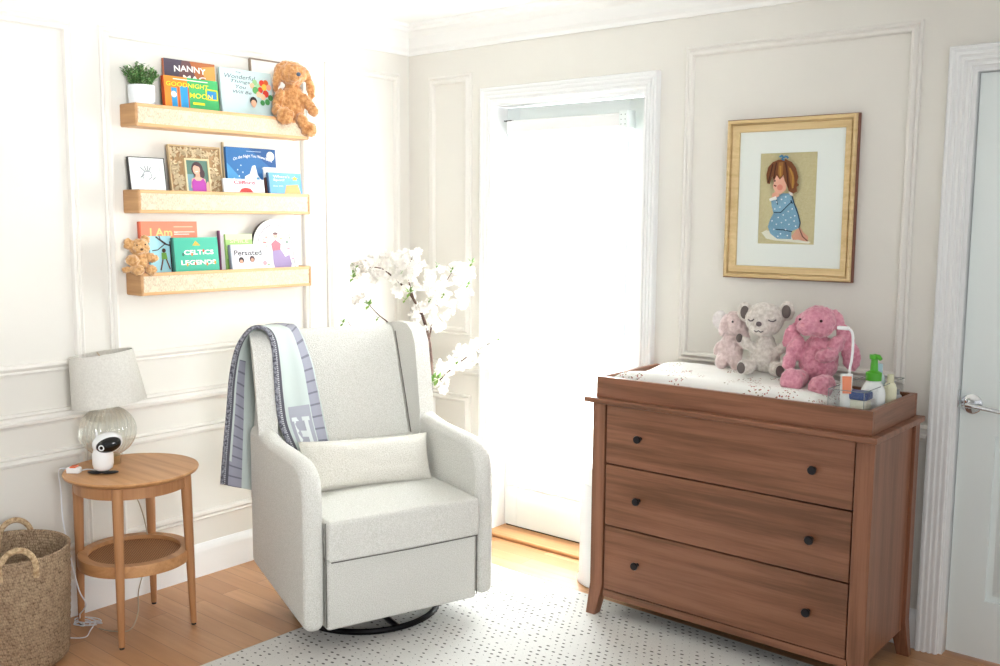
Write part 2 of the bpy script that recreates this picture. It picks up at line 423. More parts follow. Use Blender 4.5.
class Art:
    """flat print: coloured shapes layered a hair apart; u,v = 0..1 from the lower left of a w x h field"""
    def __init__(s, w, h, x0=None, z0=0., y=0.): s.bm = NB(); s.m = []; s.w = w; s.h = h; s.x0 = -w/2 if x0 is None else x0; s.z0 = z0; s.y = y-.0006
    def mi(s, col):
        if col not in s.m: s.m.append(col)
        return s.m.index(col)
    def P(s, u, v): return (s.x0+u*s.w, s.z0+v*s.h)
    def step(s): s.y -= .00025
    def poly(s, col, pts): flat(s.bm, [s.P(*p) for p in pts], s.y, s.mi(col)); s.step()
    def rect(s, col, u0, v0, u1, v1): s.poly(col, [(u0, v0), (u1, v0), (u1, v1), (u0, v1)])
    def disc(s, col, u, v, r, rv=None): c = s.P(u, v); disc(s.bm, c[0], c[1], r*s.w, (rv or r)*(s.h if rv else s.w), s.y, s.mi(col)); s.step()
    def text(s, col, t, u, v, w, h, **k): c = s.P(u, v); add_text(s.bm, t, c[0], c[1], w*s.w, h*s.h, s.y, s.mi(col), **k); s.step()
    def line(s, col, pts, r=.01):
        q = [Vector(s.P(*p)) for p in pts]; R = r*s.w
        for a, b in zip(q, q[1:]):
            d = (b-a).normalized(); n = Vector((-d.y, d.x))*R
            flat(s.bm, [a+n, b+n, b-n, a-n][::-1], s.y, s.mi(col))
        s.step()
    def done(s, name, parent, rough=.5):
        me = bpy.data.meshes.new(name); s.bm.to_mesh(me); s.bm.free()
        for c in s.m: me.materials.append(plain(c, rough))
        o = bpy.data.objects.new(name, me); C.objects.link(o); o.parent = parent; return o

# ------------------------------------------------------------------ room shell
bm = NB(); box(bm, XL-.1, 1.6, -1.6, YR+.4, -.05, 0); struct('floor', bm, M['floor'], smooth=False)
bm = NB(); box(bm, XL-.1, 1.6, -1.6, YR+.2, ZC, ZC+.08); struct('ceiling', bm, M['ceil'], smooth=False)
bm = NB(); box(bm, XL-.1, XL, -1.6, YR+.12, 0, ZC); struct('wall_left', bm, M['wall'], smooth=False)
# right-hand wall with two door openings
GX0, GX1, GZ = -2.990, -2.178, 2.045     # glass door opening
DX0, DX1, DZ = -.925, -.12, 2.02         # panel door opening
bm = NB()
YW = YR+.13
box(bm, XL, GX0, YR, YW, 0, ZC); box(bm, GX0, GX1, YR, YW, GZ, ZC); box(bm, GX1, DX0, YR, YW, 0, ZC)
box(bm, DX0, DX1, YR, YW, DZ, ZC); box(bm, DX1, 1.6, YR, YW, 0, ZC)
struct('wall_right', bm, M['wall'], smooth=False)

def sweep(bm, prof, p0, p1, n_out, up=Vector((0,0,1)), m0=0., m1=0.):
    """prof (out, up) swept p0->p1; m0/m1 mitre: shift of the ends per unit of 'out'"""
    p0, p1, n_out = Vector(p0), Vector(p1), Vector(n_out); d = (p1-p0).normalized()
    A = [bm.verts.new(p0+n_out*a+up*b+d*(m0*a)) for a, b in prof]; B = [bm.verts.new(p1+n_out*a+up*b+d*(m1*a)) for a, b in prof]
    k = len(prof)
    for i in range(k): bm.faces.new((A[i], A[(i+1)%k], B[(i+1)%k], B[i]))
    bm.faces.new(A[::-1]); bm.faces.new(B)
crown = [(0,-.13),(.012,-.13),(.016,-.115),(.03,-.10),(.036,-.085),(.05,-.055),(.075,-.035),(.088,-.03),(.092,-.018),(.105,-.012),(.108,0),(0,0)]
bm = NB(); sweep(bm, crown, (XL, -1.6, ZC), (XL, YR, ZC), (1,0,0), m1=-1); struct('trim_1', bm, M['ceil'], smooth=False)
bm = NB(); sweep(bm, crown, (XL, YR, ZC), (1.6, YR, ZC), (0,-1,0), m0=1); struct('trim_2', bm, M['ceil'], smooth=False)
base = [(0,0),(.016,0),(.016,.105),(.012,.112),(.012,.122),(.007,.132),(.004,.14),(0,.14)]
bm = NB(); sweep(bm, base, (XL, -1.6, 0), (XL, YR, 0), (1,0,0)); struct('baseboard_left', bm, M['white'])
for k, (a, b) in enumerate(((XL, GX0-.075), (GX1+.075, DX0-.075), (DX1+.075, 1.6))):
    bm = NB(); sweep(bm, base, (a, YR, 0), (b, YR, 0), (0,-1,0)); struct('baseboard_right' if not k else 'baseboard_right_%d' % (k+1), bm, M['white'])
rail = [(0,0),(.006,0),(.010,.008),(.022,.014),(.024,.024),(.014,.03),(.012,.04),(.02,.048),(.014,.056),(0,.056)]
bm = NB(); sweep(bm, rail, (XL, -1.6, .752), (XL, YR, .752), (1,0,0)); struct('trim_3', bm, M['trimwall'], smooth=False)
for k, (a, b) in enumerate(((XL, GX0-.075), (GX1+.075, DX0-.075))):
    bm = NB(); sweep(bm, rail, (a, YR, .752), (b, YR, .752), (0,-1,0)); struct('trim_%d' % (4+k), bm, M['trimwall'], smooth=False)
mold = [(0,0),(.009,.002),(.012,.008),(.006,.015),(.010,.018),(.017,.026),(.015,.035),(.004,.040),(0,.040)]   # (out, inward)
tn = [6]
def panel(wall, a, b, z0, z1):
    """picture-frame moulding a..b along the wall, z0..z1 high"""
    bm = NB()
    if wall == 'L': P = lambda t, z: Vector((XL, t, z)); out = Vector((1,0,0)); h = Vector((0,1,0))
    else: P = lambda t, z: Vector((t, YR, z)); out = Vector((0,-1,0)); h = Vector((1,0,0))
    v = Vector((0,0,1)); cs = [(P(a,z0), h+v), (P(b,z0), -h+v), (P(b,z1), -h-v), (P(a,z1), h-v)]
    rings = [[bm.verts.new(c + out*o_ + dd*i_) for o_, i_ in mold] for c, dd in cs]
    k = len(mold)
    for q in range(4):
        A, B = rings[q], rings[(q+1)%4]
        for i in range(k): bm.faces.new((A[i], A[(i+1)%k], B[(i+1)%k], B[i]))
    struct('trim_%d' % tn[0], bm, M['trimwall'], smooth=False); tn[0] += 1
for a, b in ((.6, 1.815), (1.915, 2.895), (2.995, 3.47)):
    panel('L', a, b, .945, 2.22); panel('L', a, b, .24, .655)
for a, b in ((-3.41, -3.13), (-1.995, -1.09)):
    panel('R', a, b, .945, 2.195); panel('R', a, b, .24, .655)

# door casings (fluted)
def casing(n, x0, x1, z1, w):
    bm = NB(); prof = []
    steps = 4
    prof = [(0,0),(.014,0)]
    for i in range(steps):
        t0 = w*(i+.15)/steps; t1 = w*(i+.85)/steps; o_ = .014+.003*i
        prof += [(o_, t0), (o_+.005, t0+.003), (o_+.005, t1-.002), (o_, t1)]
    prof += [(.026, w), (0, w)]
    out = Vector((0,-1,0)); h = Vector((1,0,0)); v = Vector((0,0,1))
    cs = [(Vector((x0, YR, 0)), -h), (Vector((x0, YR, z1)), -h+v), (Vector((x1, YR, z1)), h+v), (Vector((x1, YR, 0)), h)]
    rings = [[bm.verts.new(c + out*o_ + dd*i_) for o_, i_ in prof] for c, dd in cs]
    k = len(prof)
    for q in range(3):
        A, B = rings[q], rings[q+1]
        for i in range(k): bm.faces.new((A[i], A[(i+1)%k], B[(i+1)%k], B[i]))
    bm.faces.new(rings[0]); bm.faces.new(rings[3][::-1])
    struct('trim_%d' % n, bm, M['white'], smooth=False)
casing(20, GX0, GX1, GZ, .07); casing(21, DX0, DX1, DZ, .072)
# jambs
bm = NB()
for x0, x1 in ((GX0-.001, GX0+.003), (GX1-.003, GX1+.001)): box(bm, x0, x1, YR-.002, YR+.13, 0, GZ)
box(bm, GX0+.003, GX1-.003, YR-.002, YR+.13, GZ-.012, GZ+.001)
struct('trim_22', bm, M['white'], smooth=False)
bm = NB()
for x0, x1 in ((DX0-.001, DX0+.012), (DX1-.012, DX1+.001)): box(bm, x0, x1, YR-.002, YR+.13, 0, DZ)
box(bm, DX0+.012, DX1-.012, YR-.002, YR+.13, DZ-.012, DZ+.001)
struct('trim_23', bm, M['white'], smooth=False)
bm = NB(); box(bm, GX0-.06, GX1+.06, YR-.055, YR+.1, 0, .018); struct('trim_24', bm, M['oak'], bevel=.006)
# glass door
gd = thing('door_1', None, None, ((GX0+GX1)/2, YR+.09, 0), kind='structure')
sy0, sy1 = YR+.085, YR+.128
def fr(bm, x0, x1, z0, z1, y0, y1, l, r, b, t):
    box(bm, x0, x0+l, y0, y1, z0, z1); box(bm, x1-r, x1, y0, y1, z0, z1)
    box(bm, x0+l, x1-r, y0, y1, z0, z0+b); box(bm, x0+l, x1-r, y0, y1, z1-t, z1)
bm = NB(); fr(bm, GX0+.005, GX1-.005, .024, GZ-.016, sy0, sy1, .075, .125, .19, .115)
obj('door_frame', bm, M['doorwhite'], gd, W=True, bevel=.003)
bm = NB(); box(bm, GX0+.075, GX1-.120, sy0+.02, sy0+.026, .21, GZ-.125); obj('glass_pane', bm, M['glass'], gd, smooth=False, W=True)
bm = NB(); box(bm, GX0+.013, GX1-.013, sy0+.004, sy1, .017, .025); obj('door_sweep', bm, M['black'], gd, smooth=False, W=True)
# roller blind on the glass door
bl = thing('roller_blind', 'white sheer roller blind drawn down over the glass door', 'blind', ((GX0+GX1)/2, sy0-.03, 1.95))
bm = NB(); box(bm, GX0+.045, GX1-.135, sy0-.058, sy0-.002, 1.905, 1.965); obj('cassette', bm, M['white'], bl, W=True, bevel=.008)
bm = NB(); box(bm, GX1-.145, GX1-.10, sy0-.064, sy0-.001, 1.898, 1.975)
obj('bracket', bm, M['doorwhite'], bl, W=True, bevel=.004)
bm = NB()
for i in range(2):
    for j in range(3): ball(bm, (GX1-.132+i*.02, sy0-.0645, 1.915+j*.02), .002, u=8, v=6)
obj('bracket_screw', bm, M['knob'], bl, W=True)
bm = NB(); box(bm, GX0+.03, GX0+.075, sy0-.055, sy0-.001, 1.962, 1.967); obj('end_bracket', bm, M['knob'], bl, W=True)
bm = NB(); NX = 24
xs = [GX0+.05+(GX1-.122-GX0-.05)*i/NX for i in range(NX+1)]
g = [[bm.verts.new((x, sy0-.026+.001*math.sin(i*2.1), z)) for i, x in enumerate(xs)] for z in (1.91, 1.4, .9, .3, .235)]
for a, b in zip(g, g[1:]):
    for i in range(NX): bm.faces.new((a[i], a[i+1], b[i+1], b[i]))
obj('blind_cloth', bm, M['sheer'], bl, W=True)
bm = NB(); box(bm, GX0+.05, GX1-.122, sy0-.032, sy0-.02, .222, .24); obj('bottom_bar', bm, M['white'], bl, W=True, bevel=.003)
# ground and foliage just outside are lost in the glare; daylight enters here
# panel door at the right
pd = thing('door_2', None, None, ((DX0+DX1)/2, YR+.05, 0), kind='structure')
px0, px1 = DX0+.018, DX1-.015
bm = NB(); Y0, Y1 = YR+.022, YR+.062
st = .115; mid = (px0+px1)/2
cols = ((px0+st, mid-.05), (mid+.05, px1-st)); rows = ((.22, .80), (.98, 1.60), (1.70, 1.90))
box(bm, px0, px0+st, Y0, Y1, .012, DZ-.016); box(bm, px1-st, px1, Y0, Y1, .012, DZ-.016); box(bm, mid-.05, mid+.05, Y0, Y1, .012, DZ-.016)
for a, b in cols:
    zs = [.012] + [z for r in rows for z in r] + [DZ-.016]
    for i in range(0, 8, 2): box(bm, a, b, Y0, Y1, zs[i], zs[i+1])
obj('door_leaf', bm, M['doorwhite'], pd, W=True, smooth=False)
for a, b in cols:
    for z0, z1 in rows:
        bm = NB(); box(bm, a, b, Y0+.012, Y1-.01, z0, z1)
        v = [bm.verts.new(p) for p in ((a+.02,Y0+.012,z0+.02),(b-.02,Y0+.012,z0+.02),(b-.02,Y0+.012,z1-.02),(a+.02,Y0+.012,z1-.02),
             (a+.045,Y0+.002,z0+.045),(b-.045,Y0+.002,z0+.045),(b-.045,Y0+.002,z1-.045),(a+.045,Y0+.002,z1-.045))]
        for i in range(4): bm.faces.new((v[i], v[(i+1)%4], v[4+(i+1)%4], v[4+i]))
        bm.faces.new(v[4:])
        obj('raised_panel', bm, M['doorwhite'], pd, W=True, smooth=False)
hx, hz = at(972, 404, 1, Y0).x, .9
bm = NB(); n0 = 0
lathe(bm, [(0,0),(.034,0),(.034,.006),(.030,.010),(.016,.014),(.012,.03),(.011,.045),(0,.047)], n=32)
bm.transform(Matrix.Translation((hx, Y0, hz)) @ Matrix.Rotation(PI/2, 4, 'X'))
h = obj('lever_handle', bm, M['chrome'], pd, W=True)
bm = NB(); tube(bm, smoothpath([(hx-.008, Y0-.045, hz), (hx+.02, Y0-.048, hz-.001), (hx+.06, Y0-.046, hz-.006), (hx+.105, Y0-.04, hz-.012)]), [.009]*6+[.008]*6+[.007]*6+[.005], 10)
obj('lever', bm, M['chrome'], h, W=True)
bm = NB(); box(bm, DX0+.0125, DX0+.016, YR+.002, YR+.022, .885, .945)
obj('strike_plate', bm, M['chrome'], pd, W=True, bevel=.001)

# ------------------------------------------------------------------ rug
rg = thing('area_rug', 'large ivory rug flecked with rows of small dark dashes', 'rug', (-1.2, 1.6, 0), math.radians(-1.5))
bm = NB(); box(bm, -1.60, 1.9, -1.9, 1.54, 0.0005, .009); o = obj('pile', bm, M['rug'], rg, bevel=.003)
bm = NB()
tube(bm, [(-1.60,-1.9,.005),(-1.60,1.54,.005),(1.9,1.54,.005),(1.9,-1.9,.005)], .0045, 6, closed=True)
obj('bound_edge', bm, plain('CFCBC0', .9), rg)
RUG = .009

# ------------------------------------------------------------------ armchair
TH = math.radians(72)
ch = thing('swivel_armchair', 'cream boucle wingback swivel armchair in the corner', 'armchair', (-2.44, 2.40, RUG), TH)
BC = M['boucle']
def soft(name, bm, mat, parent, bev, seg=5, amp=.0012, **k):
    o = obj(name, bm, mat, parent, bevel=bev, seg=seg, **k); return o
for s in (-1, 1):
    bm = NB()
    pr = [(-.005,.085),(-.008,.30),(-.008,.56),(.004,.62),(.035,.66),(.09,.682),(.20,.69),(.34,.695),(.46,.715),(.575,.72),(.575,.17),(.35,.135),(.15,.105)]
    prism(bm, pr, 'x', s*.303, s*.378)
    soft('armrest', bm, BC, ch, .033)
    bm = NB(); tube(bm, [(s*.3005, -.002, .10), (s*.3005, -.004, .33), (s*.3005, -.002, .47)], .0022, 6)
    obj('seam_shade', bm, plain('6E6A64', .9), ch)  # dark tube stands in for the shade in the gap beside the arm
    bm = NB()
    pr = [(.46,.60),(.455,.72),(.475,.86),(.50,1.00),(.525,1.045),(.57,1.072),(.65,1.075),(.74,1.060),(.765,1.03),(.72,.86),(.66,.70),(.62,.60)]
    prism(bm, pr, 'x', s*.300, s*(.376 if s < 0 else .366))
    for v in bm.verts:
        if abs(v.co.x) > .33 and v.co.y > .55: v.co.x -= s*(v.co.y-.55)*.42
    soft('wing', bm, BC, ch, .030)
bm = NB(); box(bm, -.299, .299, -.004, .06, .085, .338); soft('front_panel', bm, BC, ch, .012, 3)
# seat cushion, crowned
bm = NB(); box(bm, -.30, .30, -.028, .49, .333, .478)
bmesh.ops.subdivide_edges(bm, edges=bm.edges, cuts=9, use_grid_fill=True)
for v in bm.verts:
    if v.co.z > .47: v.co.z += .016*math.cos(v.co.x/.30*PI/2)*math.cos((v.co.y-.23)/.30*PI/2*.95)
    if v.co.y < -.02: v.co.y -= .006*math.cos(v.co.x/.3*PI/2)
soft('seat_cushion', bm, BC, ch, .026, 4, W=False)
# backrest, leaning
bm = NB(); prism(bm, [(.49,.42),(.535,.62),(.61,.83),(.665,1.00),(.69,1.045),(.72,1.06),(.755,1.05),(.765,1.02),(.70,.75),(.60,.42)], 'x', -.301, .301)
soft('backrest', bm, BC, ch, .02, 4)
bm = NB(); box(bm, -.31, .31, .50, .578, .155, .62); soft('back_panel', bm, BC, ch, .012, 3)
bm = NB(); box(bm, -.30, .30, .05, .52, .12, .34); obj('underframe', bm, M['black'], ch, bevel=.01)
# piping where wing meets back
for s in (-1, 1):
    bm = NB(); tube(bm, smoothpath([(s*.301,.528,.60),(s*.301,.578,.75),(s*.301,.631,.90),(s*.301,.677,1.03)]), .0035, 6)
    obj('seam_piping', bm, plain('77716A', .9), ch)
bm = NB(); R = .275
tube(bm, [(-.29, -.026, .336), (0, -.033, .336), (.29, -.026, .336)], .0022, 6); obj('seam_shade', bm, plain('6E6A64', .9), ch)  # dark tube as painted shade between cushion and front panel
bm = NB()
tube(bm, [(R*math.cos(a*2*PI/48), .33+R*math.sin(a*2*PI/48), .012) for a in range(48)], .0115, 8, closed=True)
b_ = obj('swivel_base', bm, M['blackmetal'], ch)
bm = NB(); tube(bm, [(-R, .33, .014), (R, .33, .014)], .011, 8); tube(bm, [(0, .33-R, .014), (0, .33+R, .014)], .011, 8)
lathe(bm, [(0,.01),(.05,.01),(.05,.03),(.03,.05),(.03,.13),(0,.13)], 0, .33, 20); obj('base_post', bm, M['blackmetal'], b_)
CHM = world_of(ch)
def chl(P): return CHM @ Vector(P)
# lumbar pillow
lp = thing('lumbar_pillow', 'long cream boucle lumbar pillow lying across the armchair seat', 'pillow', chl((.012, .310, .470)), TH, tilt=math.radians(-20), roll=math.radians(2.5))
bm = NB(); NU, NV = 40, 18; gridf = []; 
PW, PH, PT = .545, .185, .062
for side in (-1, 1):
    gr = []
    for i in range(NU+1):
        rw = []
        for j in range(NV+1):
            u = -1+2*i/NU; v = -1+2*j/NV
            pinch = 1-.05*(1-abs(u)**6)*0
            x = u*PW/2*(1-.03*(1-v*v)); z = v*PH/2*(1-.06*(1-u*u)*0-.05*(abs(u)**4)*0) 
            x *= 1-.02*(1-v*v)
            t = PT*max(0, (1-u**4))**.45*max(0, (1-v**4))**.5
            zz = z*(1+.07*abs(u)**3)
            y = side*t + .004*noise.noise(Vector((u*3, v*3, side)))*(1 if t > .01 else 0)
            rw.append(bm.verts.new((x, y, zz+PH/2+.012)))
        gr.append(rw)
    for i in range(NU):
        for j in range(NV): bm.faces.new((gr[i][j], gr[i+1][j], gr[i+1][j+1], gr[i][j+1]))
bmesh.ops.remove_doubles(bm, verts=bm.verts, dist=.0008)
obj('cushion', bm, M['boucle_pillow'], lp)

# blanket draped over the left wing
def chpx(x, y, ly):
    """world point seen at photo spot (x,y) lying on the chair's own depth plane ly"""
    d = (x-500)*RT - (y-333)*UP + F_PX*FW
    n = CHM.to_3x3() @ Vector((0,1,0)); p = chl((0, ly, 0)); t = (p-CAM).dot(n)/d.dot(n)
    return CAM + d*t
bk = thing('throw_blanket', 'pale grey throw with dark whipstitched edge hanging over the armchair wing', 'blanket', chl((-.36, .58, 1.10)), TH)
#                x,y,depth  : front (bound) edge from outer hem over the wing to the inner end
front = [(222,484,.62),(224,455,.62),(228,410,.60),(231,375,.58),(237,348,.56),(248,331,.54),(259,327,.53),(268,332,.52),(273,346,.505),(275,370,.485),(277,398,.465),(281,425,.455),(292,450,.45)]
rear  = [(263,492,.60),(262,470,.62),(260,430,.64),(258,390,.66),(257,350,.69),(262,328,.72),(275,324,.72),(288,324,.69),(298,328,.64),(311,360,.565),(318,390,.54),(324,420,.515),(331,452,.49)]
NS = 60; NT = 16
fp = smoothpath([chpx(*p) for p in front], 6); rp = smoothpath([chpx(*p) for p in rear], 6)
bm = NB(); uvl = bm.loops.layers.uv.new('UVMap'); gr = []; lens = [0]
for i in range(1, len(fp)): lens.append(lens[-1]+(fp[i]-fp[i-1]).length)
nrm = CHM.to_3x3() @ Vector((0,-1,0))
for i in range(len(fp)):
    rw = []
    for j in range(NT+1):
        t = j/NT; p = fp[i].lerp(rp[i], t)
        s = i/(len(fp)-1)
        p = p + nrm*(.012*math.sin(t*PI)*1.0 + .006*math.sin(t*9+s*2)*math.sin(t*PI)) 
        rw.append((bm.verts.new(p), (t, lens[i])))
    gr.append(rw)
for i in range(len(fp)-1):
    for j in range(NT):
        q = (gr[i][j], gr[i+1][j], gr[i+1][j+1], gr[i][j+1]); f = bm.faces.new([a[0] for a in q])
        for lo, a in zip(f.loops, q): lo[uvl].uv = a[1]
bm.normal_update()
o = obj('cloth', bm, M['blanket'], bk, W=True); o.modifiers.clear()
sm = o.modifiers.new('s', 'SOLIDIFY'); sm.thickness = .006; sm.offset = 0
# woven letter on the throw
bm = NB(); vs = []
def bl_pt(i, t, off=.006):
    a = fp[i].lerp(rp[i], t); s = i/(len(fp)-1)
    return a + nrm*(.012*math.sin(t*PI) + .006*math.sin(t*9+s*2)*math.sin(t*PI) + off)
i0, i1 = 64, 71
def quad(a, b, c, d_):
    N = 6
    for k in range(N):
        s0, s1 = k/N, (k+1)/N
        def L(s, t): 
            ii = i0+(i1-i0)*s; fi = int(ii); fr_ = ii-fi
            return bl_pt(fi, t).lerp(bl_pt(min(fi+1, len(fp)-1), t), fr_)
        aa = a+(b-a)*s0; bb = a+(b-a)*s1
        bm.faces.new([bm.verts.new(p) for p in (L(aa, c), L(aa, d_), L(bb, d_), L(bb, c))])
quad(-.25, 1.2, .20, .68)
obj('woven_patch', bm, plain('A8AAB5', .9), bk, W=True)
def bl_pt(i, t, off=.0085):
    a = fp[i].lerp(rp[i], t); s = i/(len(fp)-1)
    return a + nrm*(.012*math.sin(t*PI) + .006*math.sin(t*9+s*2)*math.sin(t*PI) + off)
bm = NB(); quad(.12, 1, .28, .36); quad(.12, 1, .50, .58); quad(.48, .64, .36, .50); quad(.08,.2,.24,.40); quad(.08,.2,.46,.62)
obj('woven_letter', bm, plain('DDE3E2', .9), bk, W=True)
bm = NB(); tube(bm, [p+nrm*.002 for p in fp], .0075, 8)
obj('bound_edge', bm, noisy('whipstitch', '4A4A54', '9A9BA4', 130, .9, .3, .001, 1), bk, W=True)

# ------------------------------------------------------------------ side table
TX, TY, TZ = -3.29, 1.84, .597
tb = thing('side_table', 'round oak side table with cane lower shelf', 'table', (TX, TY, 0))
bm = NB(); lathe(bm, [(0,TZ-.022),(.212,TZ-.022),(.232,TZ-.012),(.236,TZ-.004),(.234,TZ),(0,TZ)], n=72); obj('tabletop', bm, M['oak'], tb)
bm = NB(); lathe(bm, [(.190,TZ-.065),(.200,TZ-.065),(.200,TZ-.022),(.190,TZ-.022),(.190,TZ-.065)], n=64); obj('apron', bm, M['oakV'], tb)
feet = [(-3.133,1.689),(-3.129,1.975),(-3.42,1.985),(-3.44,1.70)]
for (fx, fy) in feet:
    a = math.atan2(fy-TY, fx-TX); d = math.hypot(fx-TX, fy-TY)
    bm = NB(); lathe(bm, [(0,.008),(.011,.008),(.014,.15),(.019,TZ-.10),(.0195,TZ-.022),(0,TZ-.022)], n=20)
    for v in bm.verts:
        k = 1-v.co.z/TZ
        rr = .196*(1-k)+d*k; v.co.x += rr*math.cos(a); v.co.y += rr*math.sin(a)
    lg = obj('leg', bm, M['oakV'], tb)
    bm = NB(); lathe(bm, [(0,0),(.009,0),(.009,.009),(0,.009)], fx-TX, fy-TY, 14); obj('foot_pad', bm, M['black'], lg)
bm = NB(); lathe(bm, [(.163,.248),(.197,.248),(.199,.256),(.199,.286),(.196,.290),(.163,.290),(.163,.248)], n=64); sh = obj('shelf_ring', bm, M['oak'], tb)
bm = NB(); lathe(bm, [(0,.268),(.165,.272),(.165,.275),(0,.271)], n=48); obj('cane_panel', bm, M['cane'], tb)

# ------------------------------------------------------------------ lamp
LX, LY = -3.420, 1.822
lm = thing('table_lamp', 'ribbed clear glass globe lamp with white linen shade on the side table', 'lamp', (LX, LY, TZ), yaw)
bm = NB(); lathe(bm, [(0,0),(.042,0),(.042,.03),(.036,.034),(0,.034)], n=40); obj('base', bm, M['brass'], lm)
bm = NB(); prof = []
for i in range(25):
    a = -PI/2+.33+(PI-.55)*i/24; prof.append((.098*math.cos(a), .124+.095*math.sin(a)))
lathe(bm, prof, n=280, rib=lambda a: 1+.05*abs(math.sin(a*14))); obj('glass_globe', bm, M['lampglass'], lm)
bm = NB(); lathe(bm, [(0,.214),(.016,.214),(.016,.224),(.008,.228),(.008,.245),(.011,.25),(.004,.262),(.004,.40),(0,.40)], n=20); obj('neck', bm, M['brass'], lm)
bm = NB(); tube(bm, [(0,0,.03),(0,0,.215)], .004, 8); obj('inner_rod', bm, plain('D9D6CC', .4), lm)
bm = NB(); lathe(bm, [(.132,.0),(.112,.19),(.110,.19),(.130,.0),(.132,.0)], n=64)
lathe(bm, [(.1325,0),(.1325,.004),(.130,.004)], n=64)
bm.transform(Matrix.Translation((.012,0,.228)) @ Matrix.Rotation(math.radians(-7.5), 4, 'Y'))
sd = obj('lamp_shade', bm, M['shade'], lm)
bm = NB()
for k in range(3):
    a = k*2*PI/3; tube(bm, [(0,0,.17), (.108*math.cos(a), .108*math.sin(a), .185)], .002, 6)
bm.transform(Matrix.Translation((.012,0,.228)) @ Matrix.Rotation(math.radians(-7.5), 4, 'Y'))
obj('spider_fitting', bm, M['brass'], sd)

# ------------------------------------------------------------------ baby monitor
p = at(103.5, 473, 2, TZ)
mo = thing('baby_monitor_camera', 'small white baby monitor camera with black oval face', 'camera', (p.x, p.y, TZ), math.radians(42))
bm = NB(); lathe(bm, [(0,.012),(.022,.012),(.032,.02),(.036,.035),(.036,.07),(.030,.088),(.018,.10),(0,.104)], n=36); obj('body', bm, M['plastic'], mo)
bm = NB()
for s in (-1, 1):
    ball(bm, (s*.028,-.012,.006), (.030,.013,.0055), (0,0,s*.35), 16, 8)
ball(bm, (0,0,.008), (.02,.02,.006), u=16, v=8)
obj('stand_foot', bm, M['black'], mo)
bm = NB(); ball(bm, (.020,-.006,.112), (.054,.037,.038), (0,-.28,0), 28, 18); hd = obj('head', bm, M['plastic'], mo)
bm = NB(); ball(bm, (.029,-.021,.110), (.046,.030,.029), (0,-.28,0), 28, 18); fc = obj('face_plate', bm, plain('08090B', .12), mo)
bm = NB(); tube(bm, [(.014+.0085*math.cos(a*PI/10), -.0492, .103+.0085*math.sin(a*PI/10)) for a in range(20)], .0022, 6, closed=True); obj('lens_ring', bm, M['plastic'], fc)
bm = NB(); tube(bm, [(-.022,.012,.095),(-.024,.014,.15)], [.005,.004], 10); obj('antenna', bm, M['plastic'], mo)
# charger block + its cable
q = at(74, 473, 2, TZ)
ad = thing('charger_plug', 'small white charger with orange ends at the table edge', 'charger', (q.x, q.y, TZ), math.radians(40))
bm = NB(); box(bm, -.024, .024, -.014, .014, 0, .022); obj('body', bm, M['plastic'], ad, bevel=.005, seg=3)
bm = NB(); box(bm, -.010, .012, -.0145, .0145, .0215, .026); box(bm, -.027, -.023, -.006, .006, .006, .016); obj('orange_tab', bm, plain('E4622A', .5), ad, bevel=.001)
bm = NB(); 
c1 = [q+Vector((-.02,-.01,.012)), q+Vector((-.04,-.035,.010)), at(61,492,1,1.66), at(63,520,1,1.655), at(70,555,1,1.65), at(79,590,1,1.65), at(86,604,1,1.66), at(80,614,1,1.67)]
tube(bm, smoothpath(c1), .0024, 6)
cx, cyy = at(86, 622, 2, .01).x, at(86, 622, 2, .01).y
pts = [(cx-.03, cyy, .004)]
random.seed(3)
for L_ in range(4):
    o1 = random.uniform(0, PI); rx_ = random.uniform(.035, .062); ry_ = random.uniform(.014, .026); ox = random.uniform(-.018, .018); oy = random.uniform(-.014, .014)
    for k in range(9):
        a = k*2*PI/9; X_ = rx_*math.cos(a); Y_ = ry_*math.sin(a)
        pts.append((cx+ox+X_*math.cos(o1)-Y_*math.sin(o1), cyy+oy+X_*math.sin(o1)+Y_*math.cos(o1), .004+.004*L_))
pts += [(cx+.07, cyy-.02, .004), (cx+.11, cyy-.06, .003), (cx+.07, cyy-.10, .003), (cx-.0, cyy-.12, .003)]
tube(bm, smoothpath([c1[-1]]+pts, 5), .0022, 6)
tag(obj('white_cable', bm, plain('E8EAEE', .4), None), 'thin white cable hanging from the charger and coiled on the floor', 'cable')
bm = NB(); tube(bm, smoothpath([q+Vector((.02,.0,.008)), p+Vector((-.06,.03,-.574+.0+TZ)) if False else Vector((q.x+.0,q.y+.05,TZ+.004)), Vector((p.x-.045,p.y+.0,TZ+.004)), Vector((p.x-.03,p.y+.01,TZ+.02))]), .0022, 6)
tag(obj('power_cord', bm, plain('E8EAEE', .4), None), 'short white cord joining the monitor camera to the charger', 'cable')
bm = NB(); tube(bm, smoothpath([(LX-.03,LY+.0,TZ-.03+.0),(TX-.17,TY+.10,.45),(TX-.12,TY+.12,.30),(TX-.1,TY+.1,.19),(TX-.02,TY+.02,.12),(TX+.04,TY-.02,.06),(TX+.05,TY-.06,.01),(TX+.0,TY-.10,.004),(TX-.06,TY-.12,.004)]), .0022, 6)
tag(obj('lamp_cord', bm, plain('B5A58C', .5), None), 'beige lamp cord trailing down to the floor beneath the side table', 'cable')

